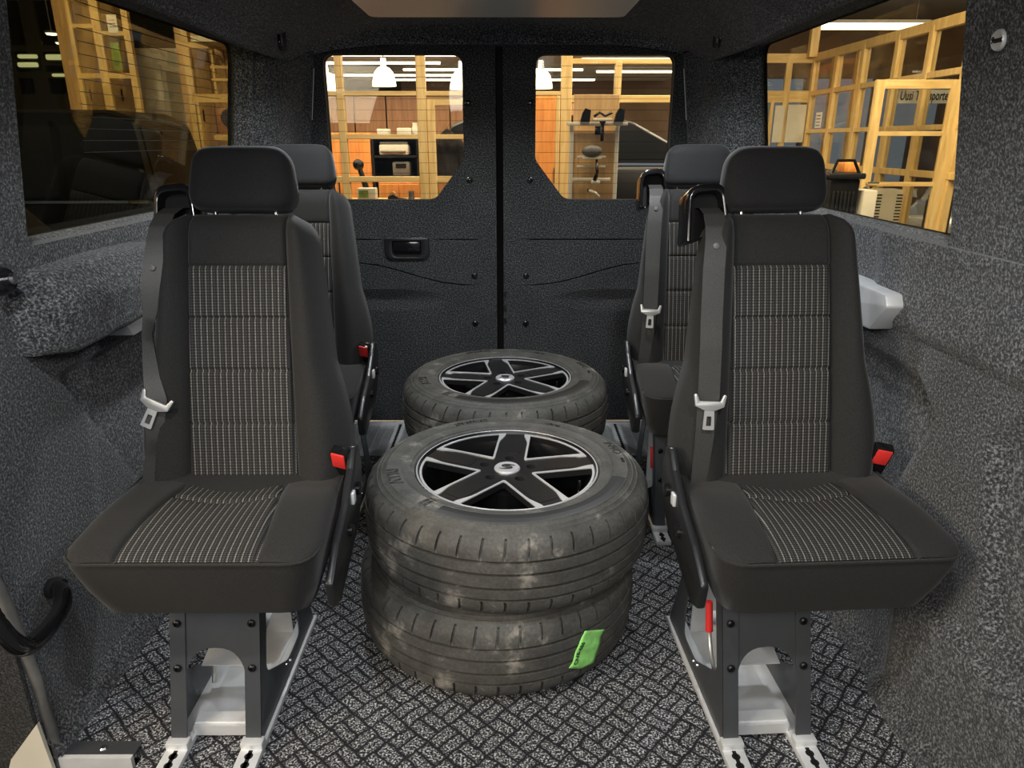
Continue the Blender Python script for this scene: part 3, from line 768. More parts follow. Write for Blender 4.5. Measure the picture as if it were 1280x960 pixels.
    plate('tongue_blade', rpoly([(-.010, -.016), (.010, -.016), (.012, -.058), (-.012, -.058)], .003, 3), [rpoly([(-.005, -.030), (.005, -.030), (.0055, -.050), (-.0055, -.050)], .002, 3)], .003, M['steel'], tg, tm_ @ Matrix.Translation((0, -.002, 0)) @ FRONT)
    # ---- side covers, buckle
    for s in (aisle,):
        poly = rpoly([(.04, .400), (.11, .445), (.20, .480), (.265, .525), (.300, .560), (.330, .552), (.345, .505), (.335, .440), (.275, .390), (.09, .330), (.05, .345)], .012, 4)
        c = plate('side_cover', poly, [], .016, M['plastic'], root, Matrix.Translation((s * .236, 0, 0)) @ SIDE, bevel=.004)
        for (y, z, r_) in ((.19, .425, .012), (.285, .47, .014)):
            MB().lathe([(0, 0), (r_, 0), (r_, .008), (r_ * .7, .011), (0, .011)], 16, Matrix.Translation((s * .243, y, z)) @ Matrix.Rotation(R(90 * s), 4, 'Y')).build('cover_knob', M['gloss'], c, smooth='auto')
        box('cover_clip', s * .2425, s * .250, .225, .245, .462, .488, M['alu_pale'], c, bevel=.002)
    bk = box('buckle', -.019, .019, -.012, .012, -.045, .032, M['gloss'], root, bevel=.004, loc=(.212, .300, .528), rot=(R(22), R(8), R(-14)))
    box('buckle_button', -.015, .015, -.0145, -.008, -.010, .030, M['red'], bk, bevel=.002)
    # ---- pedestal
    P = ped_dx
    PY = lambda z: .055 + .30 * (z - .016)       # the front posts lean back
    for s in (-1, 1):
        pm = M['ped']
        x0 = P + s * .0745
        post = MB().loft([[(x0 - .0155, yy, zz), (x0 + .0155, yy, zz), (x0 + .0155, yy + .004, zz), (x0 - .0155, yy + .004, zz)] for yy, zz in ((.055, .016), (PY(.36), .36))]).build('pedestal_post', pm, root)
        for z in (.252, .165): bolt(post, (x0, PY(z), z), (0, -1, 0))
        # side panel with its opening
        px_ = P + s * .0885
        plate('pedestal_side', rpoly([(.056, .014), (.075, .012), (.46, .012), (.46, .020), (.33, .36), (PY(.36) + .001, .36)], [.004, .0, .0, .0, .02, .004]),
              [rpoly([(.192, .330), (.285, .330), (.350, .14), (.350, .05), (.26, .050), (.128, .13)], [.012, .03, .03, .02, .05, .03])],
              .003, pm, root, Matrix.Translation((px_, 0, 0)) @ SIDE)
        ft = plate('floor_foot', [(x0 - .022, -.012), (x0 + .022, -.012), (x0 + .022, .47), (x0 - .022, .47)], [], .014, M['alu_pale'], root, m=Matrix.Translation((0, 0, .0072)), bevel=.002)
        box('foot_block', x0 - .022, x0 + .022, .042, .064, .012, .028, M['alu_pale'], ft, bevel=.002)
        gb = MB().box(x0 - .004, x0 + .004, -.011, .040, .0140, .0146)
        for k in range(2): gb.lathe([(0, 0), (.0085, 0), (.0085, .0006), (0, .0006)], 12, Matrix.Translation((x0, .004 + .022 * k, .0140)))
        gb.build('foot_slot', M['black'], ft)
        for y in (.24, .265): MB().lathe([(0, 0), (.005, 0), (.004, .003), (0, .003)], 10, Matrix.Translation((px_ + s * .0015, y, .055 - (y - .24) * .4)) @ Matrix.Rotation(R(90 * s), 4, 'Y')).build('rivet', M['chrome'], ft)
    arch = [(P - .072, .36), (P - .072, .10)]
    arch += [(P - .060, .10)] + [(P + .060 * math.copysign(abs(math.cos(a)) ** .8, math.cos(a)), .140 + .062 * math.sin(a)) for a in (PI - PI * k / 16 for k in range(17))] + [(P + .060, .10), (P + .072, .10), (P + .072, .36)]
    pp_ = plate('pedestal_plate', arch, [], .003, M['ped'], root, FRONT)
    for v in pp_.data.vertices: v.co.y += PY(v.co.z) + .0045
    tr = MB().box(P - .055, P + .055, .085, .40, .010, .016).box(P - .055, P + .055, .083, .092, .010, .034).box(P - .055, P + .055, .092, .12, .034, .037)
    tr.box(P - .055, P + .055, .40, .404, .010, .24)
    tr.build('base_tray', M['alu_pale'], root)
    box('step_plate', P - .055, P + .055, .16, .30, -.0015, .0015, M['alu_pale'], root, m=Matrix.Translation((0, 0, .085)) @ Matrix.Rotation(R(14), 4, 'X'))
    # release lever with red grip
    lv = MB().tube([(P - .058, .20, .04), (P - .064, .235, .09), (P - .066, .255, .14)], .005, 8).build('release_lever', M['steel'], root, smooth=True)
    MB().tube([(P - .066, .253, .135), (P - .069, .262, .205)], [.0085, .0075], 10).build('lever_grip', M['red'], lv, smooth='auto')
    return root
BELT_STRAIGHT = dict(path=[(-.143, .026, .640, .021, 0), (-.144, -.010, .634, .021, 0), (-.146, -.046, .616, .0215, 0), (-.149, -.066, .588, .022, 0), (-.152, -.072, .555, .022, 0), (-.158, -.07, .50, .0225, 0), (-.164, -.09, .35, .023, .05), (-.168, -.09, .24, .023, .05), (-.176, -.085, .14, .020, .15), (-.190, -.07, .02, .018, .3)],
                     tongue=(-.168, .232, 0.06))
BELT_TWIST = dict(path=[(-.143, .026, .640, .020, 0), (-.144, -.010, .634, .020, 0), (-.146, -.046, .616, .020, .03), (-.148, -.066, .588, .020, .06), (-.150, -.072, .555, .020, .1), (-.160, -.07, .48, .019, .35), (-.172, -.09, .37, .010, .95), (-.166, -.09, .28, .015, .5), (-.158, -.09, .235, .020, .2), (-.170, -.085, .14, .016, .9), (-.188, -.07, .02, .016, .6)],
                  tongue=(-.155, .232, 0.42))
g_ = 'passenger seats in two rows'
fl_seat = make_seat(-.025, BELT_TWIST, 1); fl_seat.location = (-.53, 1.07, 0)
tag(fl_seat, 'front left charcoal seat with a checked insert and a twisted belt', 'seat', g_)
fr_seat = make_seat(-.070, BELT_STRAIGHT, -1); fr_seat.location = (.628, 1.072, 0); fr_seat.rotation_euler.z = R(3.0)
tag(fr_seat, 'front right charcoal seat with a checked insert, beside the silver wall bracket', 'seat', g_)
rl_seat = make_seat(.085, BELT_STRAIGHT, 1); rl_seat.location = (-.635, 1.885, 0)
tag(rl_seat, 'rear left charcoal seat half hidden behind the seat with the twisted belt', 'seat', g_)
rr_seat = copy_tree(fr_seat); rr_seat.location = (.650, 1.90, 0); rr_seat.rotation_euler.z = 0
tag(rr_seat, 'rear right charcoal seat standing near the right rear door window', 'seat', g_)
# ================================================================== WHEELS
def tyre_profile():
    h = [(.2190, .070), (.2215, .094), (.2240, .0985), (.2300, .1005), (.2310, .1030), (.2350, .1035), (.2500, .1060), (.2520, .1072), (.2540, .1062), (.2700, .1075), (.2860, .1060), (.2880, .1068), (.2900, .1052),
         (.2990, .1010), (.3010, .1020), (.3030, .0995), (.3090, .0962), (.3110, .0970), (.3130, .0940), (.3200, .0890), (.3270, .0835), (.3330, .0760), (.3370, .0670), (.3390, .0560), (.3395, .0485),
         (.3395, .0480), (.3290, .0472), (.3290, .0415), (.3408, .0407), (.3420, .0300), (.3425, .0207), (.3310, .0198), (.3310, .0132), (.3428, .0123), (.3430, .0)]
    return h + [(r, -z) for r, z in reversed(h[:-1])]
TP = tyre_profile()
def tyre(parent, nslot=44, ph=0.0):
    angs = []
    for k in range(nslot):
        a = 2 * PI * k / nslot; st = 2 * PI / nslot
        angs += [(a, 0), (a + st * .45, 0), (a + st * .86, 0), (a + st * .87, 1), (a + st * .97, 1), (a + st * .98, 0)]
    n = len(angs); k = len(TP); v = []; f = []
    for (a, sl) in angs:
        for (r, z) in TP:
            rr, aa = r, a
            az = abs(z)
            if sl and .0490 < az < .0885 and r > .318: rr = r - .008
            if .049 < az < .09 and r > .318: aa += (az - .07) * .35 * (1 if z > 0 else -1)
            v.append((rr * math.cos(aa + ph), rr * math.sin(aa + ph), z))
    for i in range(n):
        for j in range(k - 1):
            p = i * k + j; q = ((i + 1) % n) * k + j
            f.append((p, q, q + 1, p + 1))
        f.append((i * k + k - 1, ((i + 1) % n) * k + k - 1, ((i + 1) % n) * k, i * k))
    return MB().add(v, f).build('tyre', M['rubber'], parent, smooth='auto')
def sidewall_z(r):
    for i in range(len(TP) // 2):
        (r0, z0), (r1, z1) = TP[i], TP[i + 1]
        if r0 <= r <= r1 and z0 > 0: return z0 + (z1 - z0) * (r - r0) / max(1e-6, r1 - r0)
    return .1
def sidewall_text(s, size, rad, ang, parent, depth=.0016, name='tyre_lettering', bold=0.0):
    me = textmesh(s, size, bold, 0.0, depth)
    for v in me.vertices:
        r = rad + v.co.y; a = ang - v.co.x / rad
        v.co = (r * math.cos(a), r * math.sin(a), sidewall_z(r) + v.co.z + .0004)
    return link(name, me, M['letter'], parent)
SPW = .041     # half width of a spoke
def window_poly(rout, off, flare=0.0):
    # opening between two spokes, pointing along +x; off grows it outwards
    s36 = math.sin(PI / 5); c36 = math.cos(PI / 5)
    hwid = SPW - off
    xa = hwid / s36
    def edge(t, sg):  # point on the spoke edge at distance t along the spoke axis
        a = sg * PI / 5; d = Vector((math.cos(a), math.sin(a))); nrm = Vector((math.sin(a), -math.cos(a))) * sg
        wv = hwid - flare * ss(.15, .205, t)
        return d * t + nrm * wv
    t1 = math.sqrt(rout ** 2 - (hwid - flare) ** 2)
    up = [edge(hwid / math.tan(PI / 5) + (t1 - hwid / math.tan(PI / 5)) * k / 10, 1) for k in range(11)]
    dn = [edge(hwid / math.tan(PI / 5) + (t1 - hwid / math.tan(PI / 5)) * k / 10, -1) for k in range(11)]
    a0 = math.atan2(up[-1].y, up[-1].x)
    arc = [Vector((rout * math.cos(a0 - 2 * a0 * k / 14), rout * math.sin(a0 - 2 * a0 * k / 14))) for k in range(1, 14)]
    pts = up + arc + dn[::-1][:-1]
    return [tuple(p) for p in pts]
def rot2(poly, a): return [(x * math.cos(a) - y * math.sin(a), x * math.sin(a) + y * math.cos(a)) for x, y in poly]
def dish(o, z0):
    for v in o.data.vertices:
        r = math.hypot(v.co.x, v.co.y); v.co.z += z0
def make_wheel(ang, label, loc, slots_phase=0.0, lettering=True, tilt=(0, 0)):
    t = empty('wheel_assembly', loc, (tilt[0], tilt[1], 0)); tag(t, label, 'wheel', 'wheels stacked flat on the van floor')
    ty = tyre(t, 44, slots_phase)
    rim = MB().lathe([(.2185, .064), (.2205, .076), (.2195, .083), (.2150, .0845), (.2130, .082), (.2090, .070), (.2050, .062), (.1960, .030), (.1900, -.02), (.1960, -.055), (.2080, -.075), (.2185, -.083), (.2200, -.078), (.2180, -.06)], 72).build('rim_barrel', M['barrel'], t, smooth='auto')
    wins = [rpoly(rot2(window_poly(.2045, 0), ang + PI / 5 + 2 * PI * k / 5), [.010] + [0] * 9 + [.008] + [0] * 13 + [.008] + [0] * 9, 4) for k in range(5)]
    lug = [circ(.060 * math.cos(ang + 2 * PI * k / 5), .060 * math.sin(ang + 2 * PI * k / 5), .0125, 16) for k in range(5)]
    face = plate('spoke_face', circ(0, 0, .2115, 90), wins + lug, .016, M['rim'], t, Matrix.Translation((0, 0, .0)))
    dish(face, .068)
    MB().lathe([(.2125, .0795), (.2155, .0848), (.2175, .0852), (.2195, .0835), (.2196, .080)], 90).build('rim_lip', M['machined'], t, smooth='auto')
    for k in range(5):
        a = ang + PI / 5 + 2 * PI * k / 5
        o_ = rpoly(rot2(window_poly(.2110, .0045, .012), a), [.010] + [0] * 9 + [.001] + [0] * 13 + [.001] + [0] * 9, 4)
        e = plate('machined_edge', o_, [rpoly(rot2(window_poly(.2055, -.0008), a), [.010] + [0] * 9 + [.008] + [0] * 13 + [.008] + [0] * 9, 4)], .0026, M['machined'], t)
        dish(e, .0772)
        sp = ang + 2 * PI * k / 5; mt = Matrix.Rotation(sp, 4, 'Z')
        b_ = MB()
        b_.loft([[mt @ Vector((x, y, zz)) for x, y in rpoly([(.090, -.024), (.185, -.028), (.185, .028), (.090, .024)], .006, 3)] for zz in (.0690, .0772)])
        ins = b_.build('spoke_inlay', M['rim'], t, smooth='auto')
        m4 = mt @ Matrix.Translation((.060, 0, .030))
        MB().lathe([(0, 0), (.0115, 0), (.0124, .0460), (.0142, .0466), (.0142, .0460)], 14, m4).build('lug_hole', M['black'], t, smooth='auto')
        MB().loft([[mt @ Matrix.Rotation(PI / 5, 4, 'Z') @ Vector((x, y, zz)) for x, y in ((.045, -.008), (.19, -.012), (.19, .012), (.045, .008))] for zz in (-.01, .005)]).build('spoke_back', M['barrel'], t)
    MB().lathe([(0, -.03), (.075, -.03), (.080, .045), (.05, .058), (0, .058)], 40).build('hub', M['barrel'], t, smooth='auto')
    cap = MB().lathe([(0, .066), (.0315, .066), (.0315, .0785), (.0285, .0815), (.024, .0810), (0, .0810)], 40).build('centre_cap', M['machined'], t, smooth='auto')
    s1 = []
    for k in range(13):
        a = -.5 + 3.6 * k / 12; s1.append((.009 * math.cos(a) * 1.25 , .0052 + .0062 * math.sin(a)))
    path = [(.019, .0072), (.008, .0105), (-.004, .0095), (-.010, .0050), (-.005, .0010), (.005, -.0010), (.010, -.0050), (.004, -.0095), (-.008, -.0105), (-.019, -.0072)]
    ps = [Vector((x, y, .0814)) for x, y in path]
    MB().tube(smooth_path(ps, 5), [.0010 + .0030 * math.sin(PI * i / 45) for i in range(46)], 8).build('cap_emblem', M['rim'], cap, smooth=True)
    va = ang + PI / 5 + 2 * PI * 3 / 5
    MB().lathe([(0, 0), (.0045, 0), (.0045, .022), (.0035, .030), (0, .030)], 10, Matrix.Translation((.176 * math.cos(va + .25), .176 * math.sin(va + .25), .028))).build('valve', M['chrome'], t, smooth='auto')
    for c_ in t.children:
        if c_.name.split('.')[0] != 'tyre': c_.location.z += .012
    if lettering:
        sidewall_text('ATRI', .038, .272, R(197), ty, bold=.001)
        sidewall_text('INVO', .030, .278, R(17), ty)
        sidewall_text('205/65R16C', .019, .268, R(112), ty)
        sidewall_text('107/105', .014, .262, R(62), ty)
        sidewall_text('10221', .011, .280, R(2), ty)
        # two-bar mark and smooth plaque pressed into the sidewall
        for a in (228, 230.6):
            mb = []
            for r in (.245, .262, .280, .296):
                mb.append([(r * math.cos(R(a + q)), r * math.sin(R(a + q)), sidewall_z(r) + .0007) for q in (-.9, .9)])
            MB().grid(mb).build('sidewall_bar', M['letter'], ty)
        rows = [[(r * math.cos(R(a)), r * math.sin(R(a)), sidewall_z(r) + .0006) for a in range(238, 344, 3)] for r in (.254, .262, .272, .282, .290)]
        MB().grid(rows).build('sidewall_plaque', M['letter'], ty)
    return t
FY, RY = 1.568, 2.256
ZT = .1075 + .2172
lowf = make_wheel(R(70), 'front stack lower wheel with a green paper label stuck to its tread', (.004, FY + .004, .1075), .03, False)
topf = make_wheel(R(84), 'front stack top wheel with dusty tyre and five black spokes edged in silver', (.030, FY, ZT), 0, True, (R(0.4), R(0.2)))
lowr = make_wheel(R(50), 'rear stack lower wheel, mostly hidden behind the front stack', (.020, RY + .004, .1075), .05, False)
topr = make_wheel(R(100), 'rear stack top wheel near the rear doors', (.022, RY, ZT + .002), .02, True)

# green label wrapped on the lower front tyre
def wrap_label():
    c = lowf.location
    ctr = A(744, 819, Y=FY - .295) - Vector(c)
    a0 = math.atan2(ctr.y, ctr.x); z0 = ctr.z
    rt = .3445; tl = R(24)
    def mp(x, y, d):
        # x across, y along the label; local wrinkles lift it slightly
        X = x * math.cos(tl) + y * math.sin(tl); Z = -x * math.sin(tl) + y * math.cos(tl)
        a = a0 + X / rt; r = rt + d + .0012 * math.sin(60 * x + 95 * y) + .001 * math.sin(170 * y)
        z = z0 + Z; r -= .02 * ss(.05, .10, abs(z)) ** 1.5 * .6
        return (r * math.cos(a), r * math.sin(a), z)
    n = 14; W, H = .070, .092
    rows = []
    for j in range(n + 1):
        y = -H / 2 + H * j / n; row = []
        for i in range(9):
            x = -W / 2 + W * i / 8
            if j < 3 and i > 4: y2 = y + (3 - j) * .0035 * (i - 4) / 4
            else: y2 = y
            row.append(mp(x, y2, .0028))
        rows.append(row)
    lab = MB().grid(rows).build('paper_label', M['label'], lowf, smooth=True)
    md = lab.modifiers.new('thickness', 'SOLIDIFY'); md.thickness = .0006
    me = textmesh('CNB-686', .0140, .0004, 0, .0003)
    for v in me.vertices:
        x = -W / 2 + .0105 - v.co.y; y = -.008 + v.co.x
        v.co = mp(x, y, .0038 + v.co.z)
    link('label_print', me, M['ink'], lab)
wrap_label()

# ================================================================== THE SHOWROOM AROUND THE VAN
GZ = -.55
struct(box('floor_1' if False else 'floor', -14, 14, -6, 18, GZ - .1, GZ, M['hall_floor']))
struct(box('ceiling', -14, 14, -6, 18, 3.42, 3.5, M['hall_ceiling']))
struct(box('wall_back', -14, -2.0, 15.5, 15.7, GZ, 3.42, M['hall_dark']))
struct(box('wall_rear', -2.0, 3.7, 14.6, 14.8, GZ, 3.42, M['hall_brown']))
def frame_y(label, Y, posts, rails, panes=(), z0=GZ, name='glazed_partition', group=None, cat='partition', d=.07, mats=('pine', 'pine_h')):
    # upright posts: (x, width, ztop[, zbottom]); rails: (x0, x1, z, height); panes: (x0, x1, z0, z1)
    t = empty(name, (0, Y, z0)); tag(t, label, cat, group)
    for p in posts:
        zb = p[3] if len(p) > 3 else z0
        box('post', p[0] - p[1] / 2, p[0] + p[1] / 2, -d / 2, d / 2, zb - z0, p[2] - z0, M[mats[0]], t, bevel=.004, seg=1)
    for (x0, x1, z, h) in rails: box('rail', x0, x1, -d / 2 + .004, d / 2 - .004, z - h / 2 - z0, z + h / 2 - z0, M[mats[1]], t, bevel=.004, seg=1)
    for (x0, x1, za, zb) in panes: box('glass_pane', x0, x1, -.003, .003, za - z0, zb - z0, M['pane'], t)
    return t
def rotate_about(t, ang): t.rotation_euler.z = ang; return t
def px(u, v, Y): return A(u, v, Y=Y)
# ---- partition behind the rear doors (seen through both rear windows)
Y1 = 6.2
x_ = lambda u: px(u, 150, Y1).x
z_ = lambda v: px(520, v, Y1).z
frame_y('pine framed office partition behind the left rear window', Y1,
        [(x_(398), .06, 2.6), (x_(428), .058, 2.6), (x_(528), .075, 2.6)],
        [(x_(380), x_(528), z_(171), .038), (x_(380), x_(528), z_(224), .045), (x_(380), x_(660), z_(117), .035), (x_(380), x_(660), 2.55, .09)],
        [(x_(428), x_(528), GZ + .1, 2.5), (x_(380), x_(428), GZ + .1, 2.5)])
dr = frame_y('pine office door with a glass panel and a jacket behind it', Y1 + .02,
        [(x_(539), .065, z_(124)), (x_(604), .065, z_(124))],
        [(x_(535), x_(608), z_(127), .06), (x_(535), x_(608), z_(171), .038), (x_(535), x_(608), z_(224), .05), (x_(535), x_(608), GZ + .06, .12)],
        [(x_(541), x_(602), GZ + .1, z_(128))], name='office_door', cat='door')
Y2 = 6.0
x2 = lambda u: px(u, 150, Y2).x
z2 = lambda v: px(740, v, Y2).z
frame_y('pine framed office corner partition behind the right rear window', Y2,
        [(x2(707), .085, 2.7), (x2(770), .05, z2(77), z2(124)), (x2(697), .03, z2(120)), (x2(860), .07, 2.7)],
        [(x2(712), x2(862), z2(77), .04), (x2(700), x2(862), z2(124), .055), (x2(655), x2(707), z2(117), .03)],
        [(x2(712), x2(860), z2(123), z2(78)), (x2(655), x2(707), GZ + .1, 2.6)])
# ---- office behind the partition
struct(box('ceiling', -3.6, 3.0, 9.0, 14.6, 2.24, 2.30, M['office_ceiling']))
for k, (yy, xa, xb) in enumerate([(9.9, -2.6, -.2), (10.9, -3.0, -.9), (11.9, -1.6, 1.2), (12.9, -3.0, -.4), (13.8, -2.0, 1.6), (10.4, 1.0, 2.8), (12.2, 1.4, 2.9)]):
    t = empty('tube_lamp', ((xa + xb) / 2, yy, 2.24))
    tag(t, ['long lit tube lamp on the office ceiling, nearest the doors', 'long lit tube lamp on the office ceiling, second from the doors', 'long lit tube lamp on the office ceiling, third from the doors',
            'long lit tube lamp on the office ceiling, fourth from the doors', 'long lit tube lamp on the office ceiling, farthest from the doors',
            'shorter lit tube lamp on the right part of the office ceiling, nearer one', 'shorter lit tube lamp on the right part of the office ceiling, farther one'][k], 'lamp', 'tube lamps on the office ceiling')
    box('housing', (xa - xb) / 2, (xb - xa) / 2, -.05, .05, -.03, 0, M['cream_plastic'], t)
    box('tube', (xa - xb) / 2 + .02, (xb - xa) / 2 - .02, -.03, .03, -.06, -.03, M['tube_on'], t, bevel=.01)
def pendant(u, v, Y, label, ztop):
    p = px(u, v, Y); t = empty('pendant_lamp', p); tag(t, label, 'lamp', 'glass pendant lamps in the office')
    MB().lathe([(.020, .11), (.060, .095), (.100, .05), (.122, -.04), (.126, -.085), (.118, -.085), (.090, .03), (.04, .09), (.018, .10)], 28).build('glass_shade', M['pend_on'], t, smooth='auto')
    MB().lathe([(0, .19), (.028, .19), (.034, .10), (0, .10)], 16).build('lamp_holder', M['chrome'], t, smooth='auto')
    MB().tube([(0, 0, .18), (0, 0, ztop - p.z)], .006, 6).build('cord', M['bolt'], t)
pendant(480, 97, 8.2, 'glass pendant lamp in the middle of the left rear window', 3.42)
pendant(408, 104, 8.2, 'glass pendant lamp at the left edge of the left rear window', 3.42)
pendant(577, 101, 8.2, 'glass pendant lamp at the right edge of the left rear window', 3.42)
pendant(676, 100, 8.2, 'glass pendant lamp at the left edge of the right rear window', 3.42)
def cabinet(label, u0, u1, Y, ztop, dep=.5, mat='orange_wood', doors=2, zb=GZ, name='office_cabinet'):
    a, b = px(u0, 180, Y).x, px(u1, 180, Y).x
    t = empty(name, ((a + b) / 2, Y, zb)); tag(t, label, 'cabinet')
    hw_ = (b - a) / 2; hh = ztop - zb
    box('body', -hw_, hw_, .02, dep, 0, hh, M[mat], t, bevel=.004, seg=1)
    for k in range(doors):
        x0 = -hw_ + 2 * hw_ * k / doors; x1 = -hw_ + 2 * hw_ * (k + 1) / doors
        d = box('door', x0 + .006, x1 - .006, 0, .02, .04, hh - .02, M[mat], t, bevel=.003, seg=1)
        hx_ = x1 - .05 if k % 2 == 0 else x0 + .05
        box('handle', hx_ - .006, hx_ + .006, -.018, 0, hh * .62, hh * .62 + .14, M['bolt'], d)
    return t
Yc = 8.6
zc = lambda v, Y=Yc: px(520, v, Y).z
cabinet('tall orange wood cabinet behind the rear left headrest', 390, 462, Yc, zc(166), .5, 'orange_wood', 2)
cabinet('low orange wood cabinet under the black printer shelf', 470, 522, Yc - .6, zc(228, Yc - .6), .5, 'orange_wood', 2)
def shelf_unit():
    a, b = px(466, 200, Yc).x, px(522, 200, Yc).x; z0, z1 = zc(222), zc(169)
    t = empty('printer_shelf', ((a + b) / 2, Yc + .25, GZ)); tag(t, 'black open shelf unit holding office machines between the orange cabinets', 'shelf')
    h = (b - a) / 2
    for q in (-h, h): box('side_panel', q - .012, q + .012, -.22, .22, 0, z1 - GZ, M['bolt'], t)
    box('back_panel', -h, h, .20, .22, 0, z1 - GZ, M['black'], t)
    for zz in (z1 - .012, (z0 + z1) / 2, z0): box('shelf_board', -h, h, -.22, .22, zz - .012 - GZ, zz + .012 - GZ, M['bolt'], t)
    pr = empty('printer', ((a + b) / 2 - .02, Yc + .2, (z0 + z1) / 2 + .013)); tag(pr, 'pale grey printer on the black office shelf', 'printer')
    box('body', -.17, .17, -.15, .15, 0, .12, M['cream_plastic'], pr, bevel=.02); box('paper_tray', -.14, .14, -.24, -.14, .03, .05, M['grey_plastic'], pr, bevel=.005); box('lid', -.16, .16, -.14, .14, .12, .15, M['grey_plastic'], pr, bevel=.01)
    bx_ = empty('office_machine', ((a + b) / 2 + .06, Yc + .16, z0 + .014)); tag(bx_, 'dark grey machine on the lower black office shelf', 'machine')
    box('body', -.10, .10, -.14, .14, 0, .16, M['grey_plastic'], bx_, bevel=.015); box('screen', -.06, .06, -.145, -.14, .09, .14, M['car_glass'], bx_)
    ztop = z1
    for k, (u, w_, h_, m_, lab) in enumerate([(476, .13, .07, 'cream_plastic', 'left white box on top of the black office shelf'), (503, .16, .08, 'cream_plastic', 'right white box on top of the black office shelf')]):
        xx = px(u, 160, Yc).x
        o = box('white_box', xx - w_ / 2, xx + w_ / 2, Yc + .1, Yc + .3, ztop, ztop + h_, M[m_], bevel=.008); tag(o, lab, 'box', 'boxes on the office shelf')
    v_ = MB().lathe([(0, 0), (.035, 0), (.045, .05), (.025, .11), (.03, .14), (0, .14)], 16, Matrix.Translation((px(516, 160, Yc).x, Yc + .2, ztop))).build('white_vase', M['cream_plastic'], smooth='auto'); tag(v_, 'small white vase beside the boxes on the office shelf', 'vase')
shelf_unit()
def desk():
    a, b = px(405, 235, 7.3).x, px(530, 235, 7.3).x
    t = empty('office_desk', ((a + b) / 2, 7.4, GZ)); tag(t, 'pine office desk behind the partition with a desk lamp on it', 'desk')
    zt = px(460, 252, 7.2).z; h = (b - a) / 2
    box('desk_top', -h, h, -.3, .3, zt - .03 - GZ, zt - GZ, M['pine_h'], t, bevel=.004)
    for q in (-h + .05, h - .05): box('leg', q - .03, q + .03, -.26, .26, 0, zt - .03 - GZ, M['grey_plastic'], t)
    l = empty('desk_lamp', (px(462, 248, 7.4).x, 7.4, zt)); tag(l, 'black desk lamp with a round head leaning left on the office desk', 'lamp')
    p1 = px(448, 206, 7.4) - l.location
    MB().lathe([(0, 0), (.06, 0), (.06, .02), (0, .025)], 20).build('base', M['bolt'], l, smooth='auto')
    MB().tube([(0, 0, .02), tuple(p1)], [.035, .022], 10).build('arm', M['bolt'], l, smooth='auto')
    MB().lathe([(0, -.05), (.045, -.04), (.055, 0), (.045, .04), (0, .05)], 20, Matrix.Translation(p1) @ Matrix.Rotation(R(70), 4, 'X')).build('head', M['bolt'], l, smooth=True)
    c = empty('desk_telephone', (px(458, 245, 7.15).x, 7.2, zt)); tag(c, 'white box shaped machine with a green screen on the office desk', 'machine')
    box('body', -.09, .09, -.05, .08, 0, .13, M['cream_plastic'], c, bevel=.01); box('screen', -.07, .02, -.053, -.05, .04, .11, M['green_screen'], c)
    c.name = 'desk_machine'
    k = empty('tape_holder', (px(495, 246, 7.15).x, 7.2, zt)); tag(k, 'dark tape holder on the right half of the office desk', 'holder')
    MB().loft([[(x, -.03 + .06 * q, z) for x, z in ((-.09, 0), (.09, 0), (.10, .03), (.02, .035), (-.03, .07), (-.08, .05))] for q in (0, 1)]).build('holder_body', M['bolt'], k); MB().lathe([(.015, -.02), (.035, -.02), (.035, .02), (.015, .02)], 16, Matrix.Translation((-.04, 0, .06)) @ Matrix.Rotation(R(90), 4, 'X')).build('tape_roll', M['tan_wood'], k, smooth='auto')
    cp = MB().lathe([(0, 0), (.03, 0), (.034, .10), (.030, .10), (.027, .01), (0, .01)], 18, Matrix.Translation((px(514, 246, 7.2).x, 7.2, zt))).build('pen_cup', M['chrome'], smooth='auto'); tag(cp, 'small metal cup on the office desk', 'cup')
desk()
def jacket():
    p = px(559, 170, 6.36); t = empty('hanging_jacket', p); tag(t, 'dark grey jacket hanging behind the office door', 'jacket')
    rings = []
    for (z, wx, wy) in [(-.36, .115, .05), (-.33, .12, .06), (-.2, .11, .06), (-.08, .10, .06), (0, .075, .05), (.04, .03, .03), (.055, .015, .015)]:
        rings.append([(wx * math.cos(a) * (1 + .12 * math.sin(5 * a + z * 20)), wy * math.sin(a) * (1 + .25 * math.sin(7 * a)), z) for a in (2 * PI * k / 28 for k in range(28))])
    MB().loft(rings).build('body', M['jacket'], t, smooth=True)
    for s in (-1, 1): MB().tube([(s * .07, 0, -.01), (s * .115, -.01, -.12), (s * .13, -.02, -.30)], [.04, .045, .035], 12).build('sleeve', M['jacket'], t, smooth=True)
    MB().tube([(0, 0, .05), (0, 0, .09), (.02, .0, .11)], .004, 6).build('hanger', M['chrome'], t)
jacket()
# brown back panels of the office with their joints
bp_ = empty('panel_wall', (0, 11.0, GZ)); tag(bp_, 'brown wood panel wall at the back of the office', 'panel wall')
first = None
for k in range(9):
    x0 = -3.1 + k * .46
    if first is None: first = box('panel', 0, .44, -.02, .02, 0, zc(121, 11.0) - GZ, M['brown_wood'], bp_, bevel=.006, seg=1, loc=(x0, 0, 0))
    else: c = first.copy(); COL.objects.link(c); c.location = (x0, 0, 0)
# orange cabinet seen in the left part of the right rear window
cabinet('orange brown wood cupboard at the left edge of the right rear window', 650, 700, 7.4, px(690, 119, 7.4).z, .5, 'orange_wood', 1)

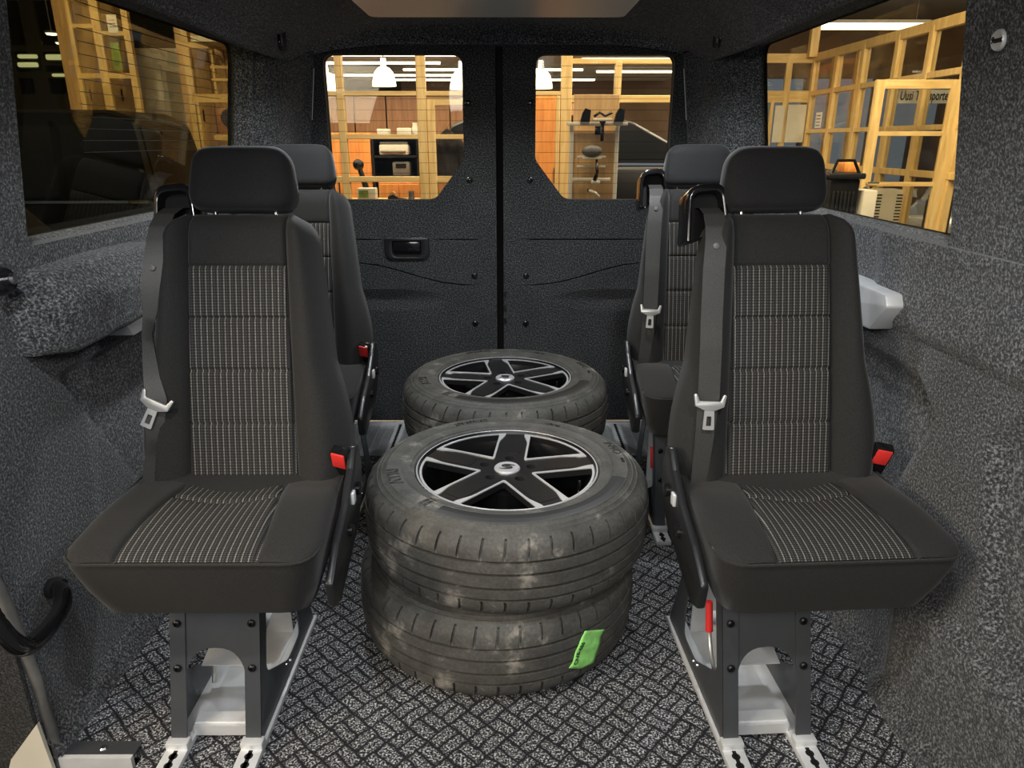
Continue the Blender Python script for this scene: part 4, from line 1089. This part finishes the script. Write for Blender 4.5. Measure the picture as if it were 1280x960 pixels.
# ---- display board with accessories
def display_board():
    Y = 5.55; a, b = px(716, 180, Y).x, px(772, 180, Y).x; zt = px(740, 118, Y).z
    t = empty('display_board', ((a + b) / 2, Y, GZ)); tag(t, 'tan wood display stand with white rails showing car accessories', 'display stand')
    h = (b - a) / 2
    box('board', -h, h, 0, .02, .1, zt - GZ, M['tan_wood'], t, bevel=.003, seg=1)
    for q in (-h - .012, h - .01): box('upright', q - .014, q + .014, -.03, .03, 0, px(740, 155, Y).z - GZ, M['cream_plastic'], t, bevel=.003, seg=1)
    box('crossbar', -h, h, -.012, -.002, px(740, 165, Y).z - .01 - GZ, px(740, 165, Y).z + .01 - GZ, M['tan_wood'], t)
    def z(v): return px(740, v, Y).z - GZ
    for v_, x0, x1 in ((155, -h - .05, h + .06), (224, -h, h - .05)): box('rail', x0, x1, -.06, -.035, z(v_) - .012, z(v_) + .012, M['cream_plastic'], t, bevel=.004)
    for v_ in (196, 208): box('rail', -h + .03, h - .09, -.05, -.03, z(v_) - .008, z(v_) + .008, M['cream_plastic'], t, bevel=.003)
    root = Vector(((a + b) / 2, Y, GZ))
    def acc(name, label, cat, u, v, build, group=None):
        p = px(u, v, Y - .09); e = empty(name, p); tag(e, label, cat, group); build(e); return e
    def clamp(e):
        MB().loft([[(x, -.03 + .05 * q, z_) for x, z_ in ((-.035, -.03), (.035, -.03), (.04, .05), (.0, .062), (-.02, .03))] for q in (0, 1)]).build('clamp_foot', M['gloss'], e)
        box('clamp_pad', -.03, .03, -.035, .02, -.045, -.03, M['grey_plastic'], e)
    acc('roof_bar_foot', 'black roof bar foot at the left end of the white rail', 'clamp', 731, 147, clamp, 'roof bar feet')
    acc('roof_bar_foot', 'black roof bar foot at the right end of the white rail', 'clamp', 773, 147, clamp, 'roof bar feet')
    def ski(e): MB().tube([(-.06, 0, 0), (-.02, 0, .03), (.02, 0, .005), (.07, 0, .03)], .010, 8).build('bracket_arm', M['gloss'], e, smooth=True); box('bracket_base', -.07, .07, -.02, .02, -.03, -.01, M['cream_plastic'], e, bevel=.004)
    acc('carrier_bracket', 'zigzag black carrier bracket in the middle of the white rail', 'bracket', 753, 146, ski)
    def strap(e): box('strap_body', -.012, .012, -.01, .01, -.09, .03, M['gloss'], e, bevel=.003); box('strap_head', -.02, .02, -.015, .015, .03, .05, M['bolt'], e, bevel=.004)
    acc('strap_clamp', 'black clamp hanging below the middle of the white rail', 'clamp', 753, 160, strap)
    def box_(e): box('cover', -.02, .02, -.01, .01, -.03, .03, M['gloss'], e, bevel=.004); box('cover_tab', -.012, .012, -.013, -.009, -.012, .012, M['bolt'], e)
    acc('black_cover', 'small black cover on the tan board left of the hanging clamp', 'cover', 747, 163, box_)
    def cushion(e):
        rg = []
        for k in range(9):
            q = math.sin(PI * k / 8) ** .45; rg.append([( .075 * q * math.copysign(abs(math.cos(a)) ** .6, math.cos(a)), .03 * q * math.sin(a), -.045 + .09 * k / 8) for a in (2 * PI * j / 24 for j in range(24))])
        MB().loft(rg).build('pad', M['grey_plastic'], e, smooth=True); box('pad_base', -.07, .07, -.015, .03, -.055, -.042, M['cream_plastic'], e, bevel=.003)
    acc('grey_pad', 'rounded grey pad on the display stand', 'pad', 740, 189, cushion)
    def lever(e): MB().tube([(0, 0, .09), (.008, -.01, 0), (-.01, -.02, -.06)], [.008, .012, .016], 8).build('lever_arm', M['gloss'], e, smooth=True); box('lever_foot', -.035, .03, -.03, .01, -.085, -.06, M['cream_plastic'], e, bevel=.004)
    acc('lever_clamp', 'black lever with a white foot below the grey pad', 'clamp', 745, 215, lever)
    def foot(e): MB().tube([(-.05, 0, .03), (0, -.01, .01), (.03, -.01, -.02)], [.012, .012, .01], 8).build('bar_end', M['cream_plastic'], e, smooth=True); box('bar_stub', -.06, -.04, -.01, .01, .02, .04, M['gloss'], e)
    acc('bar_end', 'pale bar end at the bottom of the display stand', 'bar', 744, 243, foot)
display_board()

# ---- cars
def make_car(label, loc, rz, paint, L=4.8, W=1.9, H=1.85, bonnet=1.1, belt=.56, tum=.16):
    t = empty('car', loc, (0, 0, rz)); tag(t, label, 'car')
    hl = L / 2; bl = H * belt
    # lower body side outline (y along the car, front = +y)
    low = rpoly([(-hl, .32), (hl - .05, .30), (hl, .55), (hl - .10, bl * .82), (hl - bonnet, bl), (-hl + .06, bl + .02), (-hl - .02, .8)], .09, 4)
    rings = []
    for x, ins in ((-W / 2, .05), (-W / 2 + .03, .015), (-W / 2 + .09, 0), (W / 2 - .09, 0), (W / 2 - .03, .015), (W / 2, .05)):
        rings.append([(x, y * (1 - ins * .3), z - ins * (1 if z > .6 else -.5)) for y, z in low])
    body = MB().loft(rings).build('body', M[paint], t, smooth='auto')
    ca = [(hl - bonnet - .05, bl - .05), (hl - bonnet - .95, H - .08), (hl - bonnet - 1.25, H), (-hl + .45, H - .01), (-hl + .22, H - .10), (-hl + .05, bl - .05)]
    rings = []
    for x, k in ((-1, 0), (-.93, 1), (-.80, 1.0), (.80, 1.0), (.93, 1), (1, 0)):
        rg = []
        for y, z in rpoly(ca, .10, 4):
            q = (z - bl) / (H - bl); xx = x * (W / 2 - .04 - tum * max(0, q))
            rg.append((xx, y, z - (.03 if abs(x) == 1 else 0)))
        rings.append(rg)
    cab = MB().loft(rings).build('roof', M[paint], t, smooth='auto')
    def xs(z): q = (z - bl) / (H - bl); return W / 2 - .04 - tum * max(0, q) + .004
    for s in (-1, 1):
        for (ya, yb, yc, yd) in [(hl - bonnet - .25, hl - bonnet - .30 - .60, hl - bonnet - 1.55, hl - bonnet - 1.55), (hl - bonnet - 1.63, hl - bonnet - 1.63, -hl + 1.05, -hl + 1.0), (-hl + .92, -hl + .96, -hl + .5, -hl + .35)]:
            za, zb = bl + .04, H - .16
            q = [(ya, za), (yb, zb), (yc, zb), (yd, za)]
            g = MB().loft([[(s * (xs(z) - .012), y, z) for y, z in q], [(s * (xs(z) + .004), y, z) for y, z in q]]).build('side_window', M['car_glass'], t)
        c = MB().loft([[(s * (W / 2 - .03), y, bl + dz), (s * (W / 2 + .004), y, bl + dz), (s * (W / 2 + .004), y, bl + dz + .025), (s * (W / 2 - .03), y, bl + dz + .025)] for y, dz in ((-hl + .3, -.015), (hl - bonnet - .1, -.03))]).build('chrome_strip', M['chrome'], t)
        for y in (-hl + .95, hl - .92):
            mw = Matrix.Translation((s * (W / 2 - .10), y, .35)) @ Matrix.Rotation(R(90 * s), 4, 'Y')
            wh = MB().lathe([(0, -.08), (.34, -.08), (.35, -.05), (.35, .08), (.33, .105), (.23, .105), (.22, .09), (0, .07)], 32, mw).build('wheel', M['rubber'], t, smooth='auto')
            MB().lathe([(0, .085), (.05, .085), (.21, .098), (.215, .106), (.225, .106), (.225, .09)], 20, mw).build('wheel_disc', M['alu'], wh, smooth='auto')
        box('head_lamp', s * (W / 2 - .42), s * (W / 2 - .10), hl - .13, hl - .05, bl * .66, bl * .80, M['alu'], t, bevel=.02)
        box('tail_lamp', s * (W / 2 - .20), s * (W / 2 - .06), -hl - .02, -hl + .06, bl * .70, bl * .98, M['red'], t, bevel=.02)
        MB().loft([[(s * (W / 2 + .02), hl - bonnet - .35, bl + .02), (s * (W / 2 + .20), hl - bonnet - .33, bl + .04), (s * (W / 2 + .20), hl - bonnet - .31, bl + .17), (s * (W / 2 + .04), hl - bonnet - .33, bl + .16)], [(s * (W / 2 + .02), hl - bonnet - .25, bl + .03), (s * (W / 2 + .18), hl - bonnet - .22, bl + .06), (s * (W / 2 + .18), hl - bonnet - .22, bl + .15), (s * (W / 2 + .04), hl - bonnet - .25, bl + .14)]]).build('door_mirror', M[paint], t, smooth='auto')
    # windscreen and rear window
    def quad(y0, z0, y1, z1, w0, w1, nm):
        d = Vector((0, y1 - y0, z1 - z0)).normalized(); n = Vector((0, d.z, -d.y)) * (1 if nm == 'windscreen' else -1)
        c = [Vector((-w0, y0, z0)), Vector((w0, y0, z0)), Vector((w1, y1, z1)), Vector((-w1, y1, z1))]
        MB().loft([[p - n * .01 for p in c], [p + n * .012 for p in c]]).build(nm, M['car_glass'], t)
    quad(hl - bonnet - .16, bl + .06, hl - bonnet - .92, H - .13, W / 2 - .16, W / 2 - .26, 'windscreen')
    quad(-hl + .085, bl + .08, -hl + .20, H - .18, W / 2 - .2, W / 2 - .28, 'rear_window')
    return t
make_car('black car parked alongside, seen through the left side window', (-3.55, 3.35, GZ), 0, 'car_black', 4.9, 1.95, 1.93, 1.25)
make_car('added black car shape standing in for the headrest reflection in the left side window', (-5.62, 8.28, GZ), R(90), 'car_black', 4.2, 1.66, 2.02, .95)  # dark shape added to mimic headrests mirrored in the side glass
make_car('dark car with a chrome window strip behind the right rear window', (.95, 8.95, GZ + .22), R(-90), 'car_black', 3.5, 1.75, 1.76, .35, .72, .04)
tag(box('podium', -.90, 2.85, 8.02, 9.9, GZ, GZ + .22, M['hall_brown'], bevel=.01), 'low brown podium under the dark car behind the rear doors', 'podium')
cabinet('brown wood cupboard behind the jacket and the office door', 541, 648, 7.5, 1.22, .36, 'brown_wood', 2)
make_car('silver car behind the glass of the open pine door', (7.9, 12.0, GZ), R(140), 'car_silver', 4.3, 1.75, 1.45, 1.1)

# ---- left: white van and pine partitions stand in for window reflections, dark hall
def reflected_van():  # solid van added in place of a reflection in the side glass
    Y = 10.6; a, b = px(152, 120, Y).x, px(262, 120, Y).x
    t = empty('van', ((a + b) / 2, Y, GZ)); tag(t, 'tall white van added as a stand-in for a reflection in the left side window', 'van')
    h = (b - a) / 2; zt = 2.35 - GZ
    prof = rpoly([(-h, .35), (h, .35), (h, zt * .55), (h * .90, zt), (-h * .90, zt), (-h, zt * .55)], [.08, .08, .3, .25, .25, .3], 5)
    MB().loft([[(x, y, z) for x, z in prof] for y in (0, 4.4)]).build('body', M['van_white'], t, smooth='auto')
    box('rear_door', -h * .62, -.01, -.02, .0, .55, zt * .93, M['van_white'], t, bevel=.008); box('rear_door', .01, h * .80, -.02, .0, .55, zt * .93, M['van_white'], t, bevel=.008)
    box('grey_panel', .06, h * .74, -.034, -.02, zt * .5, zt * .90, M['van_grey'], t, bevel=.006)
    box('bumper', -h * .95, h * .95, -.12, .02, .35, .56, M['van_grey'], t, bevel=.03)
    for s in (-1, 1):
        for y in (.8, 3.6):
            MB().lathe([(0, -.1), (.34, -.1), (.35, .08), (.2, .1), (0, .06)], 24, Matrix.Translation((s * (h - .1), y, .35)) @ Matrix.Rotation(R(90 * s), 4, 'Y')).build('wheel', M['rubber'], t, smooth='auto')
    box('brown_strip', -h * .70, -h * .64, -.03, -.0, .6, zt * .92, M['brown_wood'], t)
reflected_van()
Y3 = 9.4  # partition, notice and poster replace what the side glass mirrors
x3 = lambda u: px(u, 80, Y3).x
z3 = lambda v: px(120, v, Y3).z
frame_y('pine framed partition standing in for a reflection, left of the white van', Y3,
        [(x3(98), .05, 3.2), (x3(130), .10, 3.2), (x3(166), .075, 3.2)],
        [(x3(98), x3(130), z3(33), .05), (x3(130), x3(166), z3(42), .05), (x3(98), x3(166), z3(95), .06), (x3(98), x3(166), z3(150), .06), (x3(98), x3(166), 3.15, .1)],
        [(x3(98), x3(166), z3(150), 3.1)])
cabinet('tan panelled cupboard behind the left pine partition', 96, 168, Y3 + .5, 3.0, .4, 'tan_wood', 3)
o = box('wall_notice', x3(145), x3(157), Y3 - .05, Y3 - .045, z3(42), z3(19), M['paper']); tag(o, 'white paper notice on the left pine partition', 'notice')
for k in range(3): box('print_line', x3(147), x3(155), Y3 - .0465, Y3 - .0455 - .005, z3(26 + k * 4.2) - .004, z3(26 + k * 4.2) + .004, M['red' if k == 0 else 'black_ink'], o)
o = box('wall_poster', x3(144), x3(155), Y3 - .05, Y3 - .045, z3(88), z3(54), M['green_screen']); tag(o, 'green poster on the left pine partition below the notice', 'poster')
Y4 = 9.5  # this partition too is built in place of a mirrored view
x4 = lambda u: px(u, 120, Y4).x
z4 = lambda v: px(270, v, Y4).z
frame_y('pine framed partition standing in for a reflection, right of the white van', Y4,
        [(x4(241), .085, 2.75), (x4(272), .03, z4(60), z4(118)), (x4(303), .07, 2.75), (x4(246), .05, z4(128))],
        [(x4(238), x4(306), z4(57), .07), (x4(238), x4(306), z4(123), .10), (x4(262), x4(306), z4(172), .07), (x4(268), x4(303), z4(84), .035), (x4(268), x4(303), z4(100), .035), (x4(238), x4(306), 2.72, .08)],
        [(x4(243), x4(300), z4(118), z4(58))])
cabinet('tan slatted panel wall behind the right hand pine partition', 236, 312, Y4 + .35, 2.6, .3, 'tan_wood', 4)
o = box('framed_picture', x4(268), x4(301), Y4 - .02, Y4 + .0, z4(168), z4(135), M['brown_wood'], bevel=.004); tag(o, 'dark picture in the right hand pine partition', 'picture')
MB().lathe([(0, 0), (.10, 0), (.11, .02), (.09, .03), (0, .03)], 24, Matrix.Translation(px(288, 148, Y4 - .02)) @ Matrix.Rotation(R(90), 4, 'X')).build('dark_disc', M['jacket'], o, smooth='auto')
# dark hall on the far left with round lamps and glowing window strips
struct(box('wall_left', -13.9, -13.7, -6, 15.5, GZ, 3.42, M['hall_dark']))
for k, (u, v, lab) in enumerate([(64, 39, 'upper small round lamp glowing in the dark hall to the left'), (76, 51, 'middle small round lamp glowing in the dark hall to the left'), (84, 67, 'lower small round lamp glowing in the dark hall to the left')]):
    p = A(u, v, Z=2.70)
    sc_ = .085
    t = empty('ceiling_lamp', (p.x, p.y, 2.70)); tag(t, lab, 'lamp', 'round lamps in the dark hall')
    MB().lathe([(0, 0), (sc_ * 1.15, 0), (sc_ * 1.15, -.03), (sc_, -.03)], 24).build('lamp_ring', M['grey_plastic'], t, smooth='auto')
    MB().lathe([(0, -.025), (sc_, -.025), (sc_ * .8, -.05), (0, -.06)], 24).build('lamp_lens', M['lamp_on'], t, smooth='auto')
    MB().tube([(0, 0, 0), (0, 0, .72)], .01, 8).build('suspension_rod', M['grey_plastic'], t)
Y5 = 12.5
x5 = lambda u: px(u, 100, Y5).x
z5 = lambda v: px(60, v, Y5).z
hw_ = frame_y('dark wall of tall framed windows in the hall at the far left', Y5, [(x5(20), .12, 3.3), (x5(52), .24, 3.3), (x5(98), .15, 3.3)],
        [(x5(0), x5(105), z5(61), .10), (x5(0), x5(105), z5(130), .30), (x5(0), x5(105), z5(78), .10), (x5(0), x5(105), z5(94), .10), (x5(0), x5(105), 3.3, .15)], [(x5(0), x5(98), z5(128), z5(62))], mats=('hall_dark', 'hall_dark'), name='window_wall', cat='window wall')
for k, (u0, u1, v0, v1, lab) in enumerate([(22, 47, 68, 73, 'short upper glowing strip standing in for a lit window at the far left'), (57, 97, 68, 75, 'wide upper glowing strip standing in for a lit window'), (22, 48, 78, 84, 'short lower glowing strip standing in for a lit window at the far left'), (65, 97, 92, 96, 'lower glowing strip standing in for a lit window beside the pine partition')]):
    t = empty('tube_lamp', px((u0 + u1) / 2, (v0 + v1) / 2, Y5 - .125)); tag(t, lab, 'lamp', 'glowing strips for lit windows in the dark hall')  # glowing strips stand in for greenish lit window bands, no lamps there
    a, b = px(u0, v0, Y5 - .125), px(u1, v1, Y5 - .125); hx_ = (b.x - a.x) / 2; hz_ = abs(a.z - b.z) / 2
    box('tube', -hx_, hx_, -.03, .03, -hz_, hz_, M['window_glow'], t, bevel=.02); box('housing', -hx_, hx_, .03, .09, -hz_ - .02, hz_ + .02, M['hall_dark'], t)

# ---- right: glazed pine wall running away from the camera, with an open door
XR = 4.65
def wall_x():
    t = empty('glazed_partition', (XR, 8.0, GZ)); tag(t, 'long glazed pine wall seen through the right side window', 'partition')
    P = lambda u, v: A(u, v, X=XR)
    ys = [P(u, 110).y - 8.0 for u in (1016, 1044, 1076, 1117, 1157, 1205)]
    zt = P(1100, 51).z - GZ; z2_ = P(1062, 110).z - GZ; z3_ = P(1062, 162.5).z - GZ; z4_ = P(1062, 210).z - GZ
    for k, y in enumerate(ys):
        box('post', -.045, .045, y - .045, y + .045, 0, zt, M['pine'], t, bevel=.005, seg=1)
        if k < 2: box('post', .30, .36, y + .06, y + .16, 0, zt + .1, M['pine'], t, bevel=.005, seg=1)
    y0, y1 = min(ys) - .5, max(ys)
    for z, h in ((zt, .11), (z2_, .065), (z3_, .055), (z4_, .07), (.1, .2)): box('rail', -.04, .04, y0, y1, z - h / 2, z + h / 2, M['pine'], t, bevel=.004, seg=1)
    ysrt = sorted(ys)
    for a, b in zip(ysrt[:-1], ysrt[1:]):
        for za, zb in ((.2, z4_ - .035), (z4_ + .035, z3_ - .027), (z3_ + .027, z2_ - .03), (z2_ + .03, zt - .05)):
            box('glass_pane', -.004, .004, a + .045, b - .045, za, zb, M['pane'], t)
    for k, (y, lab) in enumerate([(0, 0)]): pass
    return max(ys) + 8.0, zt + GZ
ye, ztop = wall_x()
nt = A(1023, 150, X=XR - .06)
o = box('wall_notice', XR - .062, XR - .056, nt.y - .10, nt.y + .10, A(1023, 160, X=XR).z, A(1023, 141, X=XR).z, M['paper']); tag(o, 'small white notice on the glass of the long pine wall', 'notice')
for k in range(4): box('print_line', XR - .0635, XR - .062, nt.y - .07, nt.y + .07, A(1023, 145 + k * 4, X=XR).z - .006, A(1023, 145 + k * 4, X=XR).z + .006, M['black_ink'], o)
# end wall
YE = ye + .05
xe = lambda u: px(u, 120, YE).x
ze = lambda v: px(985, v, YE).z
frame_y('glazed pine end wall beyond the right rear pillar', YE,
        [(xe(982), .09, ze(70)), (xe(940), .12, 3.0), (xe(966), .05, ze(125))],
        [(xe(930), xe(1012), ze(73), .13), (xe(930), xe(1012), ze(121), .17), (xe(930), xe(1012), GZ + .5, .2)],
        [(xe(930), xe(1012), GZ + .4, ze(75))])
for k, (u0, u1, v0, v1, lab) in enumerate([(969, 981, 132, 178, 'narrow cream poster on the end wall behind the front right headrest'), (985, 1008, 131, 178, 'wide cream poster on the end wall behind the front right headrest')]):
    o = box('wall_poster', xe(u0), xe(u1), YE - .07, YE - .06, ze(v1), ze(v0), M['cream_plastic']); tag(o, lab, 'poster', 'posters on the end wall')
t = empty('tube_lamp', A(1078, 33, Y=YE + .8)); tag(t, 'long white tube lamp hanging above the glazed pine wall', 'lamp')
hx_ = (A(1160, 33, Y=YE + .8).x - A(995, 33, Y=YE + .8).x) / 2
box('tube', -hx_, hx_, -.05, .05, -.045, .045, M['tube_on'], t, bevel=.02); box('housing', -hx_, hx_, -.06, .06, .045, .09, M['cream_plastic'], t)
for q in (-hx_ * .8, hx_ * .8): MB().tube([(q, 0, .09), (q, 0, 3.42 - t.location.z)], .008, 6).build('suspension_rod', M['grey_plastic'], t)
pp = A(1017, 55, Y=ye - .1)
o = box('pine_strut', pp.x - .06, pp.x + .06, pp.y - .05, pp.y + .05, ztop, 3.42, M['pine']); tag(o, 'pale pine strut from the glazed wall up to the ceiling', 'strut')

# open door with three panes
def open_door():
    Y = A(1198, 98, X=XR - .06).y
    Y = 7.75
    P = lambda u, v: A(u, v, Y=Y)
    x0, x1 = P(1080, 200).x, P(1185, 200).x; zt = P(1140, 99.5).z
    t = empty('glazed_door', (x1, Y, GZ)); tag(t, 'open pine door with three glass panes and a steel handle', 'door')
    wd = x1 - x0; H_ = zt - GZ
    def zz(v): return P(1130, v).z - GZ
    box('stile', -wd, -wd + .095, -.022, .022, .0, H_, M['pine'], t, bevel=.004, seg=1); box('stile', -.115, 0, -.022, .022, .0, H_, M['pine'], t, bevel=.004, seg=1)
    for a, b in ((zz(111), H_), (zz(170), zz(164)), (zz(233), zz(227.5)), (0.0, zz(300))): box('rail', -wd + .095, -.115, -.020, .020, a, b, M['pine_h'], t, bevel=.003, seg=1)
    for a, b in ((zz(164), zz(111)), (zz(227.5), zz(170)), (zz(300), zz(233))): box('glass_pane', -wd + .095, -.115, -.003, .003, a, b, M['pane'], t)
    h = MB().tube([(-wd + .045, -.022, zz(228)), (-wd + .045, -.065, zz(228)), (-wd + .16, -.07, zz(228))], .010, 10).build('door_handle', M['chrome'], t, smooth='auto')
    MB().lathe([(0, 0), (.028, 0), (.026, .008), (0, .008)], 20, Matrix.Translation((-wd + .045, -.022, zz(236))) @ Matrix.Rotation(R(90), 4, 'X')).build('lock_plate', M['chrome'], h, smooth='auto')
    box('frame_post', .01, .09, -.05, .05, 0, H_ + .06, M['pine'], t, bevel=.004, seg=1)
    # a poster hung on the wall behind, cut by a post in the photograph
    q0, q1 = A(1122, 128, Y=9.3), A(1192, 112, Y=9.3)
    o = box('banner', q0.x, q1.x, 9.30, 9.31, q0.z - .01, q1.z, M['paper']); tag(o, 'cream banner with black lettering seen through the open pine door', 'banner')
    bt = textmesh('Uusi Transporter', .15, .003, .10); bw_ = max(v.co.x for v in bt.vertices) - min(v.co.x for v in bt.vertices); k_ = (q1.x - q0.x) * .95 / bw_
    bt.transform(Matrix.Translation(((q0.x + q1.x) / 2, 9.298, (q0.z + q1.z) / 2)) @ Matrix.Rotation(R(90), 4, 'X') @ Matrix.Diagonal((k_, 1.0, 1, 1)))
    link('banner_lettering', bt, M['black_ink'], o)
    c = A(1158, 140, Y=9.2)
    # perforated cabinet and arched board at the foot of the door
    b0, b1 = A(1088, 262, Y=8.5), A(1134, 262, Y=8.5)
    v = empty('vented_cabinet', ((b0.x + b1.x) / 2, 8.6, GZ)); tag(v, 'cream metal cabinet with slotted vents behind the open pine door', 'cabinet')
    hh = A(1110, 238, Y=8.5).z - GZ; hw2 = (b1.x - b0.x) / 2
    box('body', -hw2, hw2, -.1, .3, 0, hh, M['cream_plastic'], v, bevel=.01)
    sm_ = MB()
    for cx_ in (-hw2 * .62, hw2 * .45, hw2 * .70):
        for k in range(26): sm_.box(cx_ - .028, cx_ + .028, -.104, -.0995, hh - .06 - k * .035, hh - .045 - k * .035)
    sm_.build('vent_slots', M['black'], v)
    d0, d1 = A(1139, 262, Y=8.4), A(1170, 262, Y=8.4); zt2 = A(1155, 240, Y=8.4).z - GZ; w2 = (d1.x - d0.x) / 2
    ab = plate('arched_board', [(-w2, 0), (w2, 0), (w2, zt2 - .12)] + [(w2 * math.cos(a), zt2 - .12 + .12 * math.sin(a)) for a in (PI * k / 12 for k in range(1, 12))] + [(-w2, zt2 - .12)], [], .05, M['jacket'], None, FRONT)
    ab.location = ((d0.x + d1.x) / 2 + .12, 8.32, GZ); tag(ab, 'dark arched board behind the lowest pane of the open door', 'board')
open_door()
# case and tray by the door
def tool_case():
    Y = 6.2; a, b = A(1036, 240, Y=Y), A(1074, 240, Y=Y); zt = A(1055, 224, Y=Y).z
    t = empty('trolley', ((a.x + b.x) / 2, Y, GZ)); tag(t, 'black tool trolley with a ribbed front left of the open pine door', 'trolley')
    h = (b.x - a.x) / 2
    box('body', -h, h, 0, .5, .1, zt - GZ, M['bolt'], t, bevel=.02); box('top_tray', -h - .03, h + .03, -.03, .53, zt - GZ, zt - GZ + .05, M['plastic'], t, bevel=.015)
    for k in range(6): box('rib', -h + .03 + k * (2 * h - .06) / 6, -h + .03 + (k + .6) * (2 * h - .06) / 6, -.02, 0, zt - GZ - .42, zt - GZ - .10, M['plastic'], t, bevel=.006)
    for x in (-h + .06, h - .06): MB().lathe([(0, -.02), (.05, -.02), (.05, .02), (0, .02)], 16, Matrix.Translation((x, .1, .05)) @ Matrix.Rotation(R(90), 4, 'Y')).build('caster', M['rubber'], t, smooth='auto')
    MB().tube([(-h, .0, zt - GZ + .04), (-h + .04, -.0, zt - GZ + .15), (h - .08, -.0, zt - GZ + .15), (h - .02, 0, zt - GZ + .04)], .014, 8).build('push_bar', M['gloss'], t, smooth='auto')
    o = box('wood_block', (a.x + b.x) / 2 + .02, b.x + .02, Y + .1, Y + .25, zt + .05, zt + .13, M['orange_wood'], bevel=.008); tag(o, 'orange wood block lying on the black tool trolley', 'block')
    m = empty('white_machine', (b.x + .10, Y + .1, GZ)); tag(m, 'narrow white cabinet between the trolley and the open door', 'cabinet')
    box('body', -.06, .06, -.1, .15, 0, A(1070, 238, Y=Y).z - GZ, M['cream_plastic'], m, bevel=.01); box('panel_line', -.05, .05, -.103, -.1, .5, 1.0, M['grey_plastic'], m)
    m.name = 'narrow_cabinet'
tool_case()
# brown hall beyond the glazed wall with blue evening windows
bw = empty('wall_right', (9.4, 11, GZ)); struct(bw)
for k in range(6):
    y = 6.0 + k * 2.0 - 11
    box('pillar', -.1, .1, y - .35, y + .35, 0, 3.9, M['hall_brown'], bw)
box('parapet', -.1, .1, -6.5, 6.5, 0, 1.9, M['hall_brown'], bw); box('lintel', -.1, .1, -6.5, 6.5, 3.0, 3.95, M['hall_brown'], bw)
be = empty('wall_far', (5.6, 15.5, GZ)); struct(be)
box('parapet', -2.4, 4.0, -.1, .1, 0, .9, M['hall_brown'], be); box('lintel', -2.4, 4.0, -.1, .1, 2.9, 3.95, M['hall_brown'], be)
for x in (-2.3, -.9, .5, 1.9, 3.3): box('pillar', x - .09, x + .09, -.1, .1, .9, 2.9, M['hall_brown'], be)
for o in bpy.data.objects:
    if o.name.split('.')[0] in ('heating_wires', 'vent_slots'): o['kind'] = 'stuff'
